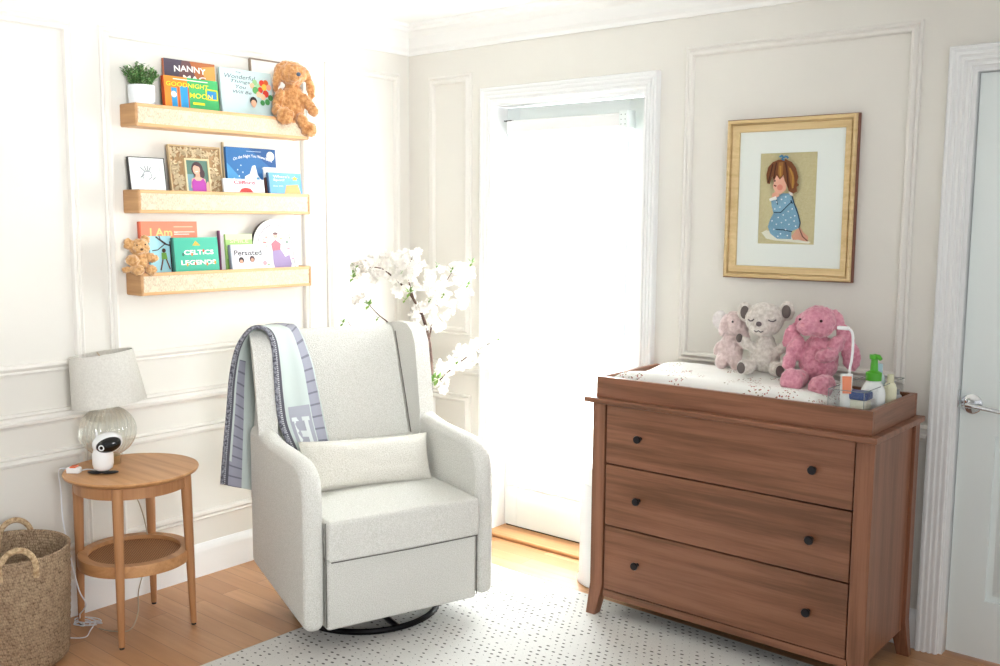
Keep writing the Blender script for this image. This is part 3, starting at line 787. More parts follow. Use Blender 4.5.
# ------------------------------------------------------------------ basket
BX, BY, BH = -3.325, 1.405, .40
bs = thing('seagrass_basket', 'tall woven seagrass basket with two loop handles', 'basket', (BX, BY, 0))
bm = NB(); prof = [(0,.0),(.15,.0),(.162,.01)]
for i in range(34):
    z = .02+(BH-.03)*i/33; prof.append((.170+.018*math.sin(z/BH*1.4)+.0025*(i%2), z))
prof += [(.191,BH),(.186,BH+.004),(.179,BH),(.175,BH-.03),(.15,.02),(0,.02)]
lathe(bm, prof, n=72); obj('body', bm, M['seagrass'], bs)
vd = Vector((BX, BY, 0)).normalized(); side_ = Vector((-vd.y, vd.x, 0)).normalized()
for s in (-1, 1):
    bm = NB(); c = vd*.180*s - side_*.022
    pts = [c+side_*(.052*math.cos(a))+Vector((0,0,BH-.02+.062*math.sin(a))) for a in [PI*k/14 for k in range(15)]]
    pts = [pts[0]-Vector((0,0,.035))]+pts+[pts[-1]-Vector((0,0,.035))]
    rr = [.0095+.0008*(k%2) for k in range(len(smoothpath(pts, 4)))]
    tube(bm, smoothpath(pts, 4), rr, 8); obj('handle', bm, noisy('twisted_grass', 'A2835F', 'DCC29C', 90, .85, .6, .003), bs)
bm = NB(); tube(bm, smoothpath([(-3.53, 1.30, .50),(-3.50,1.36,.47),(-3.49,1.40,.44),(-3.515,1.44,.30)]), .0022, 6)
tag(obj('wall_cable', bm, plain('D4D8DE', .4), None), 'thin pale cable against the wall behind the basket', 'cable')

# ------------------------------------------------------------------ wall shelves
SY0, SY1, SXF = 1.99, 2.815, -3.44
shelves = [(1.853, 1.938), (1.528, 1.616), (1.213, 1.300)]
slab = ['topmost of the three wooden picture ledges, under the potted plant', 'middle of the three wooden picture ledges, carrying the photo frames', 'lowest of the three wooden picture ledges, with the small teddy bear']
for k, (z0, z1) in enumerate(shelves):
    s = thing('picture_ledge', slab[k], 'shelf', (XL, (SY0+SY1)/2, z0), group='wall picture ledges')
    bm = NB(); box(bm, XL, SXF-.012, SY0+.013, SY1-.013, z0, z0+.012); obj('shelf_board', bm, M['pine'], s, W=True, bevel=.002)
    bm = NB(); box(bm, SXF-.012, SXF, SY0+.006, SY1-.006, z0, z0+.013); box(bm, SXF-.012, SXF, SY0+.006, SY1-.006, z1-.013, z1)
    box(bm, SXF-.010, SXF-.005, SY0+.012, SY1-.012, z0+.012, z1-.012)
    obj('front_rail', bm, M['pine'], s, W=True, bevel=.003)
    bm = NB(); box(bm, SXF-.006, SXF-.002, SY0+.014, SY1-.014, z0+.012, z1-.012); obj('rattan_strip', bm, M['rattan'], s, W=True, smooth=False)
    for a, b in ((SY0, SY0+.014), (SY1-.014, SY1)):
        bm = NB(); box(bm, XL, SXF+.001, a, b, z0-.001, z1+.001); obj('end_block', bm, M['pineEnd'], s, W=True, bevel=.006, seg=3)

FX = SXF-.014       # inner face of the ledge front
def leaf_mesh(bm, p, d, l, w, mi=0):
    d = d.normalized(); s = d.cross(Vector((0,0,1)));
    if s.length < 1e-3: s = Vector((1,0,0))
    s.normalize(); n = s.cross(d)
    a = bm.verts.new(p); b = bm.verts.new(p+d*l*.45+s*w+n*w*.25); c = bm.verts.new(p+d*l); e = bm.verts.new(p+d*l*.45-s*w+n*w*.25); m = bm.verts.new(p+d*l*.5-n*w*.1)
    for f in ((a,b,m),(b,c,m),(c,e,m),(e,a,m)): ff = bm.faces.new(f); ff.material_index = mi
# potted plant on the top ledge
z0 = shelves[0][0]+.012
pc = at(142, 95, 0, -3.495)
pp = thing('potted_plant', 'small bushy green plant in a white pot on the top ledge', 'plant', (-3.498, pc.y, z0), PI/2)
bm = NB(); lathe(bm, [(0,0),(.036,0),(.042,.004),(.0495,.10),(.0495,.145),(.046,.145),(.044,.125),(0,.125)], n=36); obj('pot', bm, plain('E9EEF1', .35), pp)
bm = NB(); random.seed(11)
for k in range(60):
    a = random.random()*2*PI; e = random.random()**.7
    top = Vector((.078*e*math.cos(a), .045*e*math.sin(a), .170+.075*(1-e*.6)*random.uniform(.45,1)))
    b0 = Vector((.02*math.cos(a), .02*math.sin(a), .125))
    tube(bm, [b0, (b0+top)/2+Vector((0,0,.01)), top], .0012, 5, mi=1)
    for j in range(14):
        t = .3+.7*j/13; q = b0.lerp(top, t); th = random.random()*2*PI
        d = Vector((math.cos(th), math.sin(th), random.uniform(.1,.9)))
        leaf_mesh(bm, q, d, random.uniform(.012,.019), .0045, 0 if random.random() < .6 else 2)
for v in bm.verts: v.co.y = min(v.co.y, .047)
obj('foliage', bm, [plain('4F8243', .5), plain('5A6B3C', .6), plain('8FB878', .5)], pp, smooth=False)

books = []
def book(label, pxl, pxr, ptop, k, x, cover, thick=.014, lean=6, spine=None, group='picture books on the wall ledges', name='picture_book', dz=0.):
    """a hardback standing on ledge k, front face near x, spanning photo columns pxl..pxr with its top at ptop"""
    zs = shelves[k][0]+.012+dz
    a = at(pxl, ptop, 0, x); b = at(pxr, ptop, 0, x); w = b.y-a.y; zt = at((pxl+pxr)/2, ptop, 0, x).z; h = (zt-zs)/math.cos(math.radians(lean))
    xb = x+math.tan(math.radians(lean))*(zt-zs)*.5
    t = thing(name, label, 'book', (xb, (a.y+b.y)/2, zs), PI/2, tilt=-math.radians(lean), group=group)
    cm = plain(cover, .35)
    bm = NB(); box(bm, -w/2, w/2, 0, .002, 0, h); box(bm, -w/2, w/2, thick-.002, thick, 0, h)
    obj('cover', bm, cm, t, smooth=False)
    bm = NB(); box(bm, -w/2-.0008, -w/2+.006, -.0004, thick, 0, h); obj('spine', bm, plain(spine or cover, .4), t, bevel=.0008)
    bm = NB(); box(bm, -w/2+.002, w/2-.003, .002, thick-.002, .003, h-.003); obj('pages', bm, M['page'], t, smooth=False)
    zv = (CAM.z+(shelves[k][1]-CAM.z)*x/SXF-zs)/math.cos(math.radians(lean))
    return t, Art(w, h-zv, z0=zv)
# --- top ledge
t, A = book('tall dark sunset book standing behind the orange and green one, top ledge', 164.5, 215.5, 61, 0, -3.515, '6A4A4C', .012, 4, 'C9714B')
A.poly('B0663A', [(.5,1),(1,1),(1,.3),(.7,.35)]); A.poly('E09A4E', [(.72,.9),(1,.95),(1,.55),(.8,.6)]); A.poly('4C4252', [(0,1),(.35,1),(.2,.3),(0,.3)])
A.text('F6F0EA', 'NANNY', .5, .80, .62, .13, bold=.02, arc=.006); A.text('F6F0EA', 'McPHEE' if False else 'LLAMA' if False else 'MAC', .58, .63, .45, .12, bold=.02)
A.done('cover_print', t)
t, A = book('orange and green picture book with yellow lettering on the top ledge', 164.5, 218.5, 78, 0, -3.482, '45B26A', .02, 5, 'DF5A28')
A.rect('DE8A2B', .0, 0, .42, 1); A.rect('2F97D2', .12, 0, .22, .62); A.rect('2F97D2', .28, 0, .42, .7); A.rect('C9503A', .24, 0, .26, .7); A.rect('C9503A', .42, 0, .44, .8)
A.disc('F4F2E8', .16, .40, .05); A.rect('2C86C8', .78, .36, .95, .62); A.line('F2DA2E', [(.76,.34),(.97,.34),(.97,.66),(.76,.68),(.76,.34)], .01)
A.rect('F2DA2E', .5, .12, .72, .2)
A.text('F6F0DA', 'a bedtime story book', .5, .92, .66, .06) if False else A.rect('F4F0E0', .16, .895, .80, .925)
A.text('F5E233', 'GOODNIGHT', .42, .74, .78, .15, bold=.01, shear=.1); A.text('F5E233', 'MOON', .66, .42, .44, .17, bold=.01, shear=.1)
A.done('cover_print', t)
t, A = book('pale blue book with a bunch of coloured balloons on its cover', 221, 272, 70, 0, -3.50, 'C9DFE0', .012, 5)
A.text('4E5A66', 'The', .35, .93, .10, .04, shear=.2); A.text('4E5A66', 'Wonderful', .38, .83, .60, .10, shear=.25); A.text('4E5A66', 'Things', .38, .71, .38, .09, shear=.25)
A.text('4E5A66', 'You', .38, .60, .20, .08, shear=.25); A.text('4E5A66', 'Will Be', .40, .48, .36, .07, shear=.25)
for u, v, c, r in ((.66,.74,'9CC98C',.05),(.60,.66,'F1B58E',.045),(.72,.66,'A6D3A0',.05),(.80,.74,'D83C2C',.055),(.88,.76,'E0662E',.05),(.76,.58,'D8412F',.05),(.66,.56,'5FA85E',.06),(.84,.65,'F2C14E',.055),(.93,.66,'F0A58A',.05),(.72,.47,'F3C9A0',.05),(.86,.50,'D23A2C',.06),(.80,.42,'F0C8A0',.05),(.95,.42,'3E7E48',.05),(.88,.31,'4E9E58',.05),(.78,.28,'3F8A4C',.045)): A.disc(c, u, v, r)
A.disc('2A2326', .60, .30, .07); A.disc('E9B594', .60, .25, .055); A.disc('E9B594', .6, .19, .03)
A.done('cover_print', t)
t, A = book('plain white board standing behind the brown plush rabbit', 251, 291, 60, 0, -3.528, 'ECECE8', .012, 3, '8C7A68')
A.rect('8A7868', 0, .965, 1, 1); A.done('cover_print', t)
# --- middle ledge
def frame_thing(label, pxl, pxr, ptop, k, x, fw, fcol, depth=.014, lean=8, mat=None, name='photo_frame'):
    zs = shelves[k][0]+.012; a = at(pxl, ptop, 0, x); b = at(pxr, ptop, 0, x); w = b.y-a.y; zt = at((pxl+pxr)/2, ptop, 0, x).z
    h = (zt-zs)/math.cos(math.radians(lean)); xb = x+math.tan(math.radians(lean))*(zt-zs)*.5
    t = thing(name, label, 'picture frame', (xb, (a.y+b.y)/2, zs), PI/2, tilt=-math.radians(lean))
    bm = NB(); fr(bm, -w/2, w/2, 0, h, 0, depth, fw, fw, fw, fw); obj('frame', bm, mat or plain(fcol, .4), t, bevel=.001)
    return t, w, h
t, w, h = frame_thing('thin black frame holding a white handprint keepsake on the middle ledge', 129.5, 166, 157, 1, -3.50, .003, '22201F', .016)
bm = NB(); box(bm, -w/2+.003, w/2-.003, .003, .012, .003, h-.003); obj('plaster_print', bm, noisy('pale_print', 'E3E7E6', 'F2F4F3', 60, .7, .2, .001), t, smooth=False)
zv = CAM.z+(shelves[1][1]-CAM.z)*3.50/3.44-zs if False else .075
A = Art(w-.01, h-.01-zv, z0=zv, y=.003)
for a0, L in ((-.55,.13),(-.2,.17),(.05,.18),(.3,.16)):
    A.line('7E8889', [(.5+.12*a0, .62), (.5+.35*a0, .62+L)], .012)
A.line('7E8889', [(.40,.52),(.28,.42)], .014); A.line('8D9697', [(.38,.36),(.34,.5),(.42,.62),(.58,.62),(.62,.45),(.52,.36)], .01); A.line('8D9697', [(.64,.36),(.72,.44)], .014)
A.line('9FA6A8', [(.12,.95),(.12,.7)], .006); A.line('9FA6A8', [(.86,.95),(.86,.6)], .006); A.line('9FA6A8', [(.3,.86),(.7,.88)], .006)
A.done('handprint', t)
t, w, h = frame_thing('ornate gold filigree frame with a portrait of a smiling woman', 170, 222, 145.5, 1, -3.495, .006, 'C9AE86', .016, 7)
bm = NB(); box(bm, -w/2+.005, w/2-.005, .008, .012, .005, h-.005); obj('backing', bm, plain('A88862', .7), t, smooth=False)
zv = CAM.z+(shelves[1][1]-CAM.z)*3.495/3.44-(shelves[1][0]+.012); iw0, iw1, ih1 = -w*.23, w*.25, zv+.72*(h-zv)
bm = NB(); fr(bm, iw0, iw1, h*.08, ih1, -.003, .010, .008, .008, .008, .008); obj('inner_frame', bm, plain('DCC8A0', .4), t, bevel=.001)
bm = NB(); random.seed(5)
for k in range(90):
    while True:
        u = random.uniform(-w/2+.014, w/2-.014); v = random.uniform(.014, h-.014)
        if not (iw0-.006 < u < iw1+.006 and v < ih1+.006): break
    for j in range(4):
        a = random.random()*2*PI; l = random.uniform(.014, .024); c, s_ = math.cos(a), math.sin(a)
        u2 = max(-w/2+.006, min(w/2-.006, u+l*c)); v2 = max(.006, min(h-.006, v+l*s_)); um, vm = (u+u2)/2, (v+v2)/2
        flat(bm, [(u, v), (um-s_*.0038, vm+c*.0038), (u2, v2), (um+s_*.0038, vm-c*.0038)], .003, 0)
r_ = bmesh.ops.extrude_face_region(bm, geom=bm.faces[:]); 
for v in [g_ for g_ in r_['geom'] if isinstance(g_, bmesh.types.BMVert)]: v.co.y += .004
obj('filigree', bm, plain('DCC8A4', .35, .3), t, smooth=False)
bm = NB(); box(bm, iw0+.006, iw1-.006, .0025, .006, h*.08+.006, ih1-.006); obj('photo_paper', bm, plain('5E7F72', .4), t, smooth=False)
A = Art(iw1-iw0-.016, ih1-zv-.008, x0=iw0+.008, z0=zv, y=.002)
A.rect('5E7F72', 0, 0, 1, 1); A.rect('7FA3B0', 0, 0, .3, .55)
A.disc('4A3038', .50, .72, .27, .24); A.disc('4A3038', .58, .58, .26, .20); A.poly('D9A68E', [(.38,.42),(.62,.42),(.6,.6),(.42,.6)]); A.disc('E3B29A', .46, .70, .17, .16)
A.poly('4A3038', [(.30,.86),(.62,.90),(.68,.70),(.58,.80),(.40,.84)]); A.poly('E3B29A', [(.2,.40),(.4,.46),(.62,.46),(.84,.40),(.88,.1),(.14,.1)])
A.poly('B94AAE', [(.20,.0),(.18,.28),(.30,.42),(.42,.34),(.60,.34),(.74,.43),(.86,.26),(.84,0)]); A.line('FFFFFF', [(.40,.63),(.52,.64)], .012)
A.poly('E3B29A', [(.84,0),(.86,.26),(.96,.34),(1,.2),(1,0)])
A.done('portrait_print', t, .3)
t, A = book('large cream-edged white book standing behind the blue night-sky book', 223.5, 279.5, 144, 1, -3.525, 'E9E6DC', .012, 3, 'CDBB98')
A.done('cover_print', t) if A.m else None
t, A = book('deep blue book with a starry night-sky cover and a white bear', 227, 276.5, 148, 1, -3.505, '2B6CA8', .014, 5)
A.poly('1E5590', [(.45,1),(1,1),(1,.45)]); A.poly('4A97CC', [(0,0),(.5,0),(0,.65)]); A.disc('EFEFD8', .89, .84, .08)
A.text('F4F6F8', 'On the Night You Were Born', .52, .72, .78, .085, arc=.018, bold=.015); A.text('DCE6EE', 'a picture book', .55, .93, .3, .03) if False else A.rect('C8DCEC', .4, .92, .7, .93)
A.poly('F4F6F6', [(.32,.2),(.34,.36),(.44,.42),(.50,.60),(.56,.62),(.60,.4),(.66,.3),(.66,.15),(.3,.15)]); A.disc('5C9ECB', .60, .3, .035, .05)
for u, v in ((.2,.5),(.27,.6),(.3,.45),(.12,.3),(.7,.55),(.8,.5),(.22,.36)): A.disc('E8F0F4', u, v, .012)
A.done('cover_print', t)
t, A = book('white book lettered in red with a round red shape below', 224.5, 265, 179, 1, -3.468, 'F0F2F4', .012, 8)
A.text('C2435A', 'Clifford', .5, .74, .52, .26, bold=.03); A.poly('C93A34', [(.36,.02),(.42,.28),(.52,.36),(.64,.30),(.70,.02)])
A.done('cover_print', t)
t, A = book('blank white book on the middle ledge behind the light blue one', 264.5, 300.5, 168, 1, -3.497, 'EEF0F2', .01, 5)
A.done('cover_print', t) if A.m else None
t, A = book('dark brown book mostly hidden behind the light blue book', 266.5, 299, 178, 1, -3.482, '6E4238', .012, 6)
A.done('cover_print', t) if A.m else None
t, A = book("light blue book with white lettering and a yellow star, middle ledge", 269, 302, 173, 1, -3.464, '6FAEDC', .010, 8, '35587E')
A.text('F4F8FA', "Where's", .40, .82, .50, .13, bold=.02); A.text('F4F8FA', 'Spot?', .32, .64, .34, .14, bold=.02); A.text('F4F8FA', 'Eric Hill', .28, .36, .28, .07)
st5 = [(.80+(.11 if i%2==0 else .05)*math.cos(PI/2+i*PI/5), .74+(.13 if i%2==0 else .06)*math.sin(PI/2+i*PI/5)) for i in range(10)]
A.poly('F0D84A', st5); A.poly('EFAE6C', [(.45,0),(.52,.4),(.88,.45),(.95,.0)])
A.done('cover_print', t)
# --- lower ledge
t, A = book('coral orange book lettered I Am on the lowest ledge', 140, 197.5, 221.5, 2, -3.525, 'EE9174', .016, 3, 'D8694A')
A.text('F9D98E', 'I Am', .36, .79, .38, .16, bold=.02); A.rect('F9C9A8', .58, .885, .92, .905); A.text('FBF3EA', 'Amazing things', .77, .79, .36, .05, bold=.01) if False else A.text('FBF3EA', 'I am', .62, .79, .06, .04) 
A.rect('FBF3EA', .58, .785, .95, .80); A.rect('FBF3EA', .58, .74, .85, .755)
A.done('cover_print', t)
t, A = book('light blue book showing a dark bare tree and a child, lowest ledge', 150, 172, 236, 2, -3.505, 'A9DCE6', .014, 5)
A.line('4A3438', [(1,.72),(.7,.78),(.3,.98)], .03); A.line('4A3438', [(.7,.78),(.35,.62),(.1,.6)], .02); A.line('4A3438', [(.8,.76),(.5,.9),(.45,1)], .02); A.rect('3E2A2C', .90, 0, 1, .85)
A.disc('4A2E26', .62, .60, .09); A.poly('79AE4C', [(.5,.36),(.5,.54),(.72,.54),(.76,.36)]); A.line('6A3A2C', [(.55,.36),(.42,.06)], .03); A.line('6A3A2C', [(.7,.36),(.85,.08)], .03)
A.done('cover_print', t)
t, A = book('teal green book with white block lettering and little figures', 173.5, 218.5, 237.5, 2, -3.475, '49B79A', .014, 6, '2C6E62')
A.text('F6F6EC', 'CELTICS', .56, .56, .66, .14, bold=.03); A.text('F6F6EC', 'LEGENDS', .54, .26, .78, .14, bold=.03)
A.poly('E3B24A', [(.42,.76),(.50,.90),(.60,.76)])
for u, v, c in ((.40,.5,'D9793F'),(.66,.6,'C94F3A'),(.28,.2,'E0A03F'),(.46,.22,'B9542E'),(.72,.2,'D9793F'),(.90,.24,'E0A03F'),(.2,.5,'3A6E5E')): A.disc(c, u, v, .022, .05)
A.done('cover_print', t)
t, A = book('slim purple book standing edge-on beside the teal book', 219.5, 238, 230.5, 2, -3.515, 'EDE4EC', .014, 3, '7B4468')
A.done('cover_print', t) if A.m else None
t, A = book('lime green book behind the small white lettered book', 226.5, 253, 234, 2, -3.500, 'A9D67C', .012, 5)
A.rect('D9EDB4', 0, .84, 1, 1); A.text('F2F0C4', 'JUNGLE' if False else 'GREEN' if False else 'SMILE', .5, .80, .7, .1); A.rect('8CC45C', 0, 0, 1, .3)
A.done('cover_print', t)
t, A = book('small white book with grey lettering and little round faces, lowest ledge', 231, 267, 244.5, 2, -3.466, 'F1F1F3', .014, 7, '8C97A2')
A.text('C9A3BE', 'she', .35, .86, .12, .06); A.text('33323C', 'Persisted', .48, .66, .76, .22, bold=.02)
A.disc('2E2A30', .28, .36, .075); A.disc('C9967A', .28, .31, .045); A.disc('4A3338', .58, .40, .075); A.disc('B88770', .58, .36, .045); A.disc('EBA7AE', .93, .22, .06)

A.done('cover_print', t)
# arch-topped plaque
zs = shelves[2][0]+.012; a = at(254, 260, 0, -3.50); b = at(298, 260, 0, -3.50); w = b.y-a.y; zt = at(274, 219, 0, -3.50).z; h = (zt-zs)
t = thing('arched_picture', 'white arch-topped picture of a woman in a long lilac dress', 'picture', (-3.50+.012, (a.y+b.y)/2, zs), PI/2, tilt=-math.radians(6))
arch = [(-w/2, 0), (w/2, 0)] + [(w/2*math.cos(PI*i/20), h-w/2+(w/2)*math.sin(PI*i/20)) for i in range(21)]
bm = NB(); prism(bm, arch, 'y', .002, .016); obj('panel', bm, plain('25222A', .5), t, smooth=False)
bm = NB(); prism(bm, [(x*.985, z) for x, z in arch], 'y', -.001, .002); obj('print_ground', bm, plain('F3F1F0', .45), t, smooth=False)
A = Art(w, h-.06, z0=.06, y=-.001)
A.line('6A6670', [(.09+.0, .15), (.10,.5), (.15,.68), (.28,.82), (.45,.90)], .006); A.line('6A6670', [(.91,.05),(.89,.5),(.82,.68),(.68,.84),(.55,.9)], .006)
A.poly('9C86B4', [(.42,.40),(.60,.42),(.70,.26),(.80,.30),(.84,.12),(.80,0),(.46,0),(.42,.15)]); A.poly('B46A78', [(.40,.52),(.50,.60),(.62,.52),(.60,.40),(.42,.38)])
A.disc('E6B8A6', .51, .68, .05); A.disc('6E4C50', .51, .72, .055, .025)
for u, v, c in ((.26,.55,'D68A8A'),(.22,.42,'E2B183'),(.30,.65,'E5A9A0'),(.76,.55,'7D9A94'),(.78,.42,'D8A0A8'),(.24,.25,'D98F72'),(.30,.12,'A8C09C'),(.86,.22,'E0A9BC'),(.62,.62,'E7C3A0')): A.disc(c, u, v, .035, .02)
for s0 in ((.2,.5),(.28,.45),(.74,.48),(.8,.6)): A.line('8FAA86', [s0, (s0[0]+.03, s0[1]+.13)], .008)
A.done('figure_print', t)
p0 = at(251, 240, 0, -3.525); p1 = at(268, 240, 0, -3.525)
t = thing('wooden_plaque', 'light wooden disc peeking out behind the arched picture', 'plaque', (-3.528, (at(268,240,0,-3.53)).y, zs), PI/2)
bm = NB(); lathe(bm, [(0,0),(.085,0),(.085,.012),(0,.012)], n=40); bm.transform(Matrix.Translation((0,.002,.086)) @ Matrix.Rotation(-PI/2, 4, 'X'))
obj('disc', bm, wood('plaque_wood', 'A88860', 'C7A87E', 'x', 2, .6), t)

# ------------------------------------------------------------------ plush animals
def eyes(parent, pts, mat, r=.0035):
    for q_ in pts:
        bm = NB(); ball(bm, q_, r, u=10, v=8); obj('eye', bm, mat, parent)
def stitch(parent, lines, r, mat, nm='stitched_mouth'):
    for l_ in lines:
        bm = NB(); tube(bm, smoothpath(l_), r, 6); obj(nm, bm, mat, parent)
def plushmat(name, c1, c2): return noisy(name, c1, c2, 90, .98, .9, .006, 4, .5)
M['brownfur'] = plushmat('brown_plush', 'B97A45', 'DCA56B'); M['tanfur'] = plushmat('tan_plush', 'BD8A52', 'DDB07A')
M['pinkfur'] = plushmat('pink_plush', 'CC7E92', 'E3A2B2'); M['creamfur'] = plushmat('cream_plush', 'CBC2B8', 'E6DFD7'); M['rosefur'] = plushmat('rose_plush', 'CDB5B1', 'E4D0CD')
M['greyfur'] = plain('6C625E', .9)
# brown rabbit seated on the end of the top ledge, facing the room
zt = shelves[0][1]
bp_ = at(291, 108, 0, -3.46)
rb = thing('plush_rabbit', 'brown floppy-eared plush rabbit sitting on the end of the top ledge', 'stuffed animal', (-3.452, bp_.y, zt+.004), math.radians(50))
# local: -y faces the room, x to the photo's right
blob('body', [((0.0,.0,.035),(.044,.040,.055)), ((0,-.002,.085),(.036,.034,.035)), ((.004,-.016,.150),(.048,.042,.043),(.1,0,0)), ((.012,-.046,.138),(.026,.022,.020)),
    ((-.046,-.022,.055),(.020,.022,.045),(.3,.25,0)), ((-.05,-.04,.02),(.018,.02,.024)),
    ((.052,-.012,.052),(.019,.020,.050),(.1,-.75,0)), ((.076,-.018,.024),(.019,.02,.02)),
    ((-.024,-.045,.004),(.022,.038,.022)), ((-.022,-.070,-.002),(.031,.020,.031)),
    ((.036,-.04,-.02),(.022,.03,.034),(.3,-.4,0)), ((.058,-.052,-.045),(.030,.022,.028)),
    ((-.050,-.012,.140),(.015,.022,.050),(0,.12,0)), ((-.030,-.006,.182),(.026,.018,.014),(0,-.5,0)),
    ((.052,.0,.150),(.013,.018,.034),(0,-.35,0)), ((.066,-.004,.105),(.017,.016,.040),(0,-.15,0))], M['brownfur'], rb, .004, .004, 110)
bm = NB(); ball(bm, (.026,-.068,.144), (.008,.006,.007), u=12, v=8); obj('nose', bm, plain('55657E', .5), rb)
rb.scale = (1.2, 1.2, 1.2)
# teddy on the lowest ledge
zt = shelves[2][1]
bp_ = at(141, 265, 0, -3.46)
te = thing('teddy_bear', 'small curly tan teddy bear on the left end of the lowest ledge', 'stuffed animal', (-3.475, bp_.y, zt), PI/2)
blob('body', [((0,0,.035),(.030,.028,.035)), ((.000,-.006,.085),(.034,.030,.030)), ((-.012,-.030,.078),(.016,.014,.014)),
    ((-.038,-.002,.098),(.016,.012,.020)), ((.026,0,.112),(.016,.012,.016)), ((-.036,-.020,.045),(.020,.020,.018)), ((.038,-.016,.050),(.022,.018,.016)),
    ((-.026,-.036,.012),(.022,.022,.018)), ((.022,-.036,.010),(.020,.022,.018)), ((-.052,-.012,.012),(.014,.013,.012))], M['tanfur'], te, .0035, .004, 150)
bm = NB(); ball(bm, (-.013,-.044,.080), (.005,.004,.004), u=10, v=6); obj('nose', bm, plain('5A3A22', .6), te)
eyes(te, ((-.022,-.031,.094), (.006,-.035,.096)), plain('5A3A22', .6), .0028)
te.scale = (1.14, 1.14, 1.14)

# ------------------------------------------------------------------ framed embroidery
PX0, PX1, PZ0, PZ1 = -1.790, -1.290, 1.297, 1.894
pf = thing('framed_picture', 'large gold wood frame holding a small picture of a kneeling child', 'picture', ((PX0+PX1)/2, YR, PZ0), 0)
w = PX1-PX0; h = PZ1-PZ0
def ringframe(bm, w, h, prof):
    cs = [(-w/2,0,1,1),(w/2,0,-1,1),(w/2,h,-1,-1),(-w/2,h,1,-1)]
    rings = [[bm.verts.new((cx+sx*i_, -o_, cz+sz*i_)) for o_, i_ in prof] for cx, cz, sx, sz in cs]; k = len(prof)
    for q in range(4):
        A_, B_ = rings[q], rings[(q+1)%4]
        for i in range(k): bm.faces.new((A_[i], A_[(i+1)%k], B_[(i+1)%k], B_[i]))
bm = NB(); ringframe(bm, w, h, [(0,0),(.030,0),(.034,.004),(.032,.013),(.020,.015),(.020,.018),(.027,.021),(.018,.044),(.008,.046),(0,.046)]); obj('frame', bm, M['goldwood'], pf)
bm = NB(); ringframe(bm, w, h, [(.001,-.003),(.024,-.003),(.024,.0005),(.001,.0005)]); obj('frame_edge', bm, plain('7A4A36', .5), pf)
fw = .043; ax0, ax1, az0, az1 = -1.660, -1.438, 1.428, 1.767
mx = (PX0+PX1)/2
bm = NB(); fr(bm, -w/2+fw, w/2-fw, fw, h-fw, -.010, -.007, (ax0-PX0)-fw, (PX1-ax1)-fw, (az0-PZ0)-fw, (PZ1-az1)-fw); obj('mat_board', bm, plain('F3F5F4', .7), pf, smooth=False)
bm = NB(); box(bm, ax0-mx-.003, ax1-mx+.003, -.0065, -.003, az0-PZ0-.003, az1-PZ0+.003); obj('embroidery_ground', bm, noisy('linen_ground', 'C9BC93', 'D3C7A0', 220, .9, .3, .0008), pf, smooth=False)
A = Art(ax1-ax0, az1-az0, x0=ax0-mx, z0=az0-PZ0, y=-.0065)
def cr(pts):   # crop pixels -> u,v with the photograph's lean removed
    out = []
    for x, y in pts:
        v = 1-(y-75)/530; lft = 122-24*(1-v); out.append(((x-lft)/332, v))
    return out
A.poly('EDE9DC', cr([(120,540),(150,525),(300,560),(410,590),(400,600),(200,585),(150,575)]))
A.poly('E0A58E', cr([(300,560),(330,520),(350,505),(370,535),(398,560),(395,588),(370,585),(340,578),(310,580)]))
A.line('6E3F34', cr([(345,510),(365,560),(395,585)]), .008)
A.poly('7FA9C6', cr([(180,345),(250,310),(295,310),(312,350),(335,400),(352,470),(345,510),(300,530),(298,575),(215,575),(175,545),(160,505),(175,460),(195,425),(185,385)]))
A.poly('8AB3CE', cr([(180,350),(205,330),(290,318),(300,350),(270,395),(215,425),(190,405)]))
A.line('23405C', cr([(305,325),(318,370),(340,430),(352,480),(345,510)]), .010); A.line('23405C', cr([(198,420),(240,420),(275,385),(300,362)]), .008); A.line('23405C', cr([(208,520),(250,522),(305,532)]), .008)
A.line('23405C', cr([(215,345),(220,375)]), .007); A.line('23405C', cr([(300,350),(302,362),(310,368)]), .012)
for q in ((215,360),(245,345),(265,365),(235,390),(270,330),(205,400),(225,450),(255,435),(285,415),(270,465),(300,450),(245,480),(215,490),(290,490),(320,470),(200,520),(240,545),(270,520),(280,555),(190,470),(325,440),(310,400),(225,560),(330,500)):
    u, v = cr([q])[0]; A.disc('EDF3F7', u, v, .012)
A.poly('E6AC93', cr([(192,312),(212,300),(232,305),(235,325),(210,338),(190,330)])); A.poly('F0EEE8', cr([(175,340),(215,325),(222,345),(190,352),(178,355)]))
A.poly('E9B29A', cr([(195,205),(255,205),(278,250),(275,290),(245,312),(215,308),(205,285),(196,270),(204,250),(200,235)]))
A.line('7A2E2A', cr([(205,262),(218,268)]), .012); A.line('3A2018', cr([(203,238),(215,236)]), .01); A.disc('E0907E', *cr([(240,275)])[0], .05)
A.poly('EDE6DE', cr([(290,300),(312,300),(316,325),(300,320)]))
A.poly('7A4A2C', cr([(232,115),(275,112),(310,130),(335,165),(348,215),(340,250),(352,262),(338,275),(340,300),(318,312),(292,298),(280,262),(268,235),(262,205),(240,230),(222,205),(205,235),(195,210),(180,255),(165,250),(160,200),(172,155),(198,128)]))
A.poly('9C6A38', cr([(235,130),(262,128),(258,200),(240,222),(228,190)])); A.poly('B98A3F', cr([(238,150),(250,150),(248,205),(240,210)])); A.poly('9C6A38', cr([(290,150),(320,190),(330,250),(312,290),(300,240)]))
A.line('B98A3F', cr([(300,165),(318,215),(316,280)]), .014); A.line('4E2C1C', cr([(200,140),(185,200),(172,245)]), .012); A.line('4E2C1C', cr([(275,130),(285,200),(290,280)]), .012); A.line('4E2C1C', cr([(222,130),(212,180),(206,225)]), .010)
A.line('4F8DB4', cr([(240,100),(255,90),(262,105),(280,95),(292,108)]), .016); A.line('4F8DB4', cr([(262,105),(252,112),(270,118)]), .012)
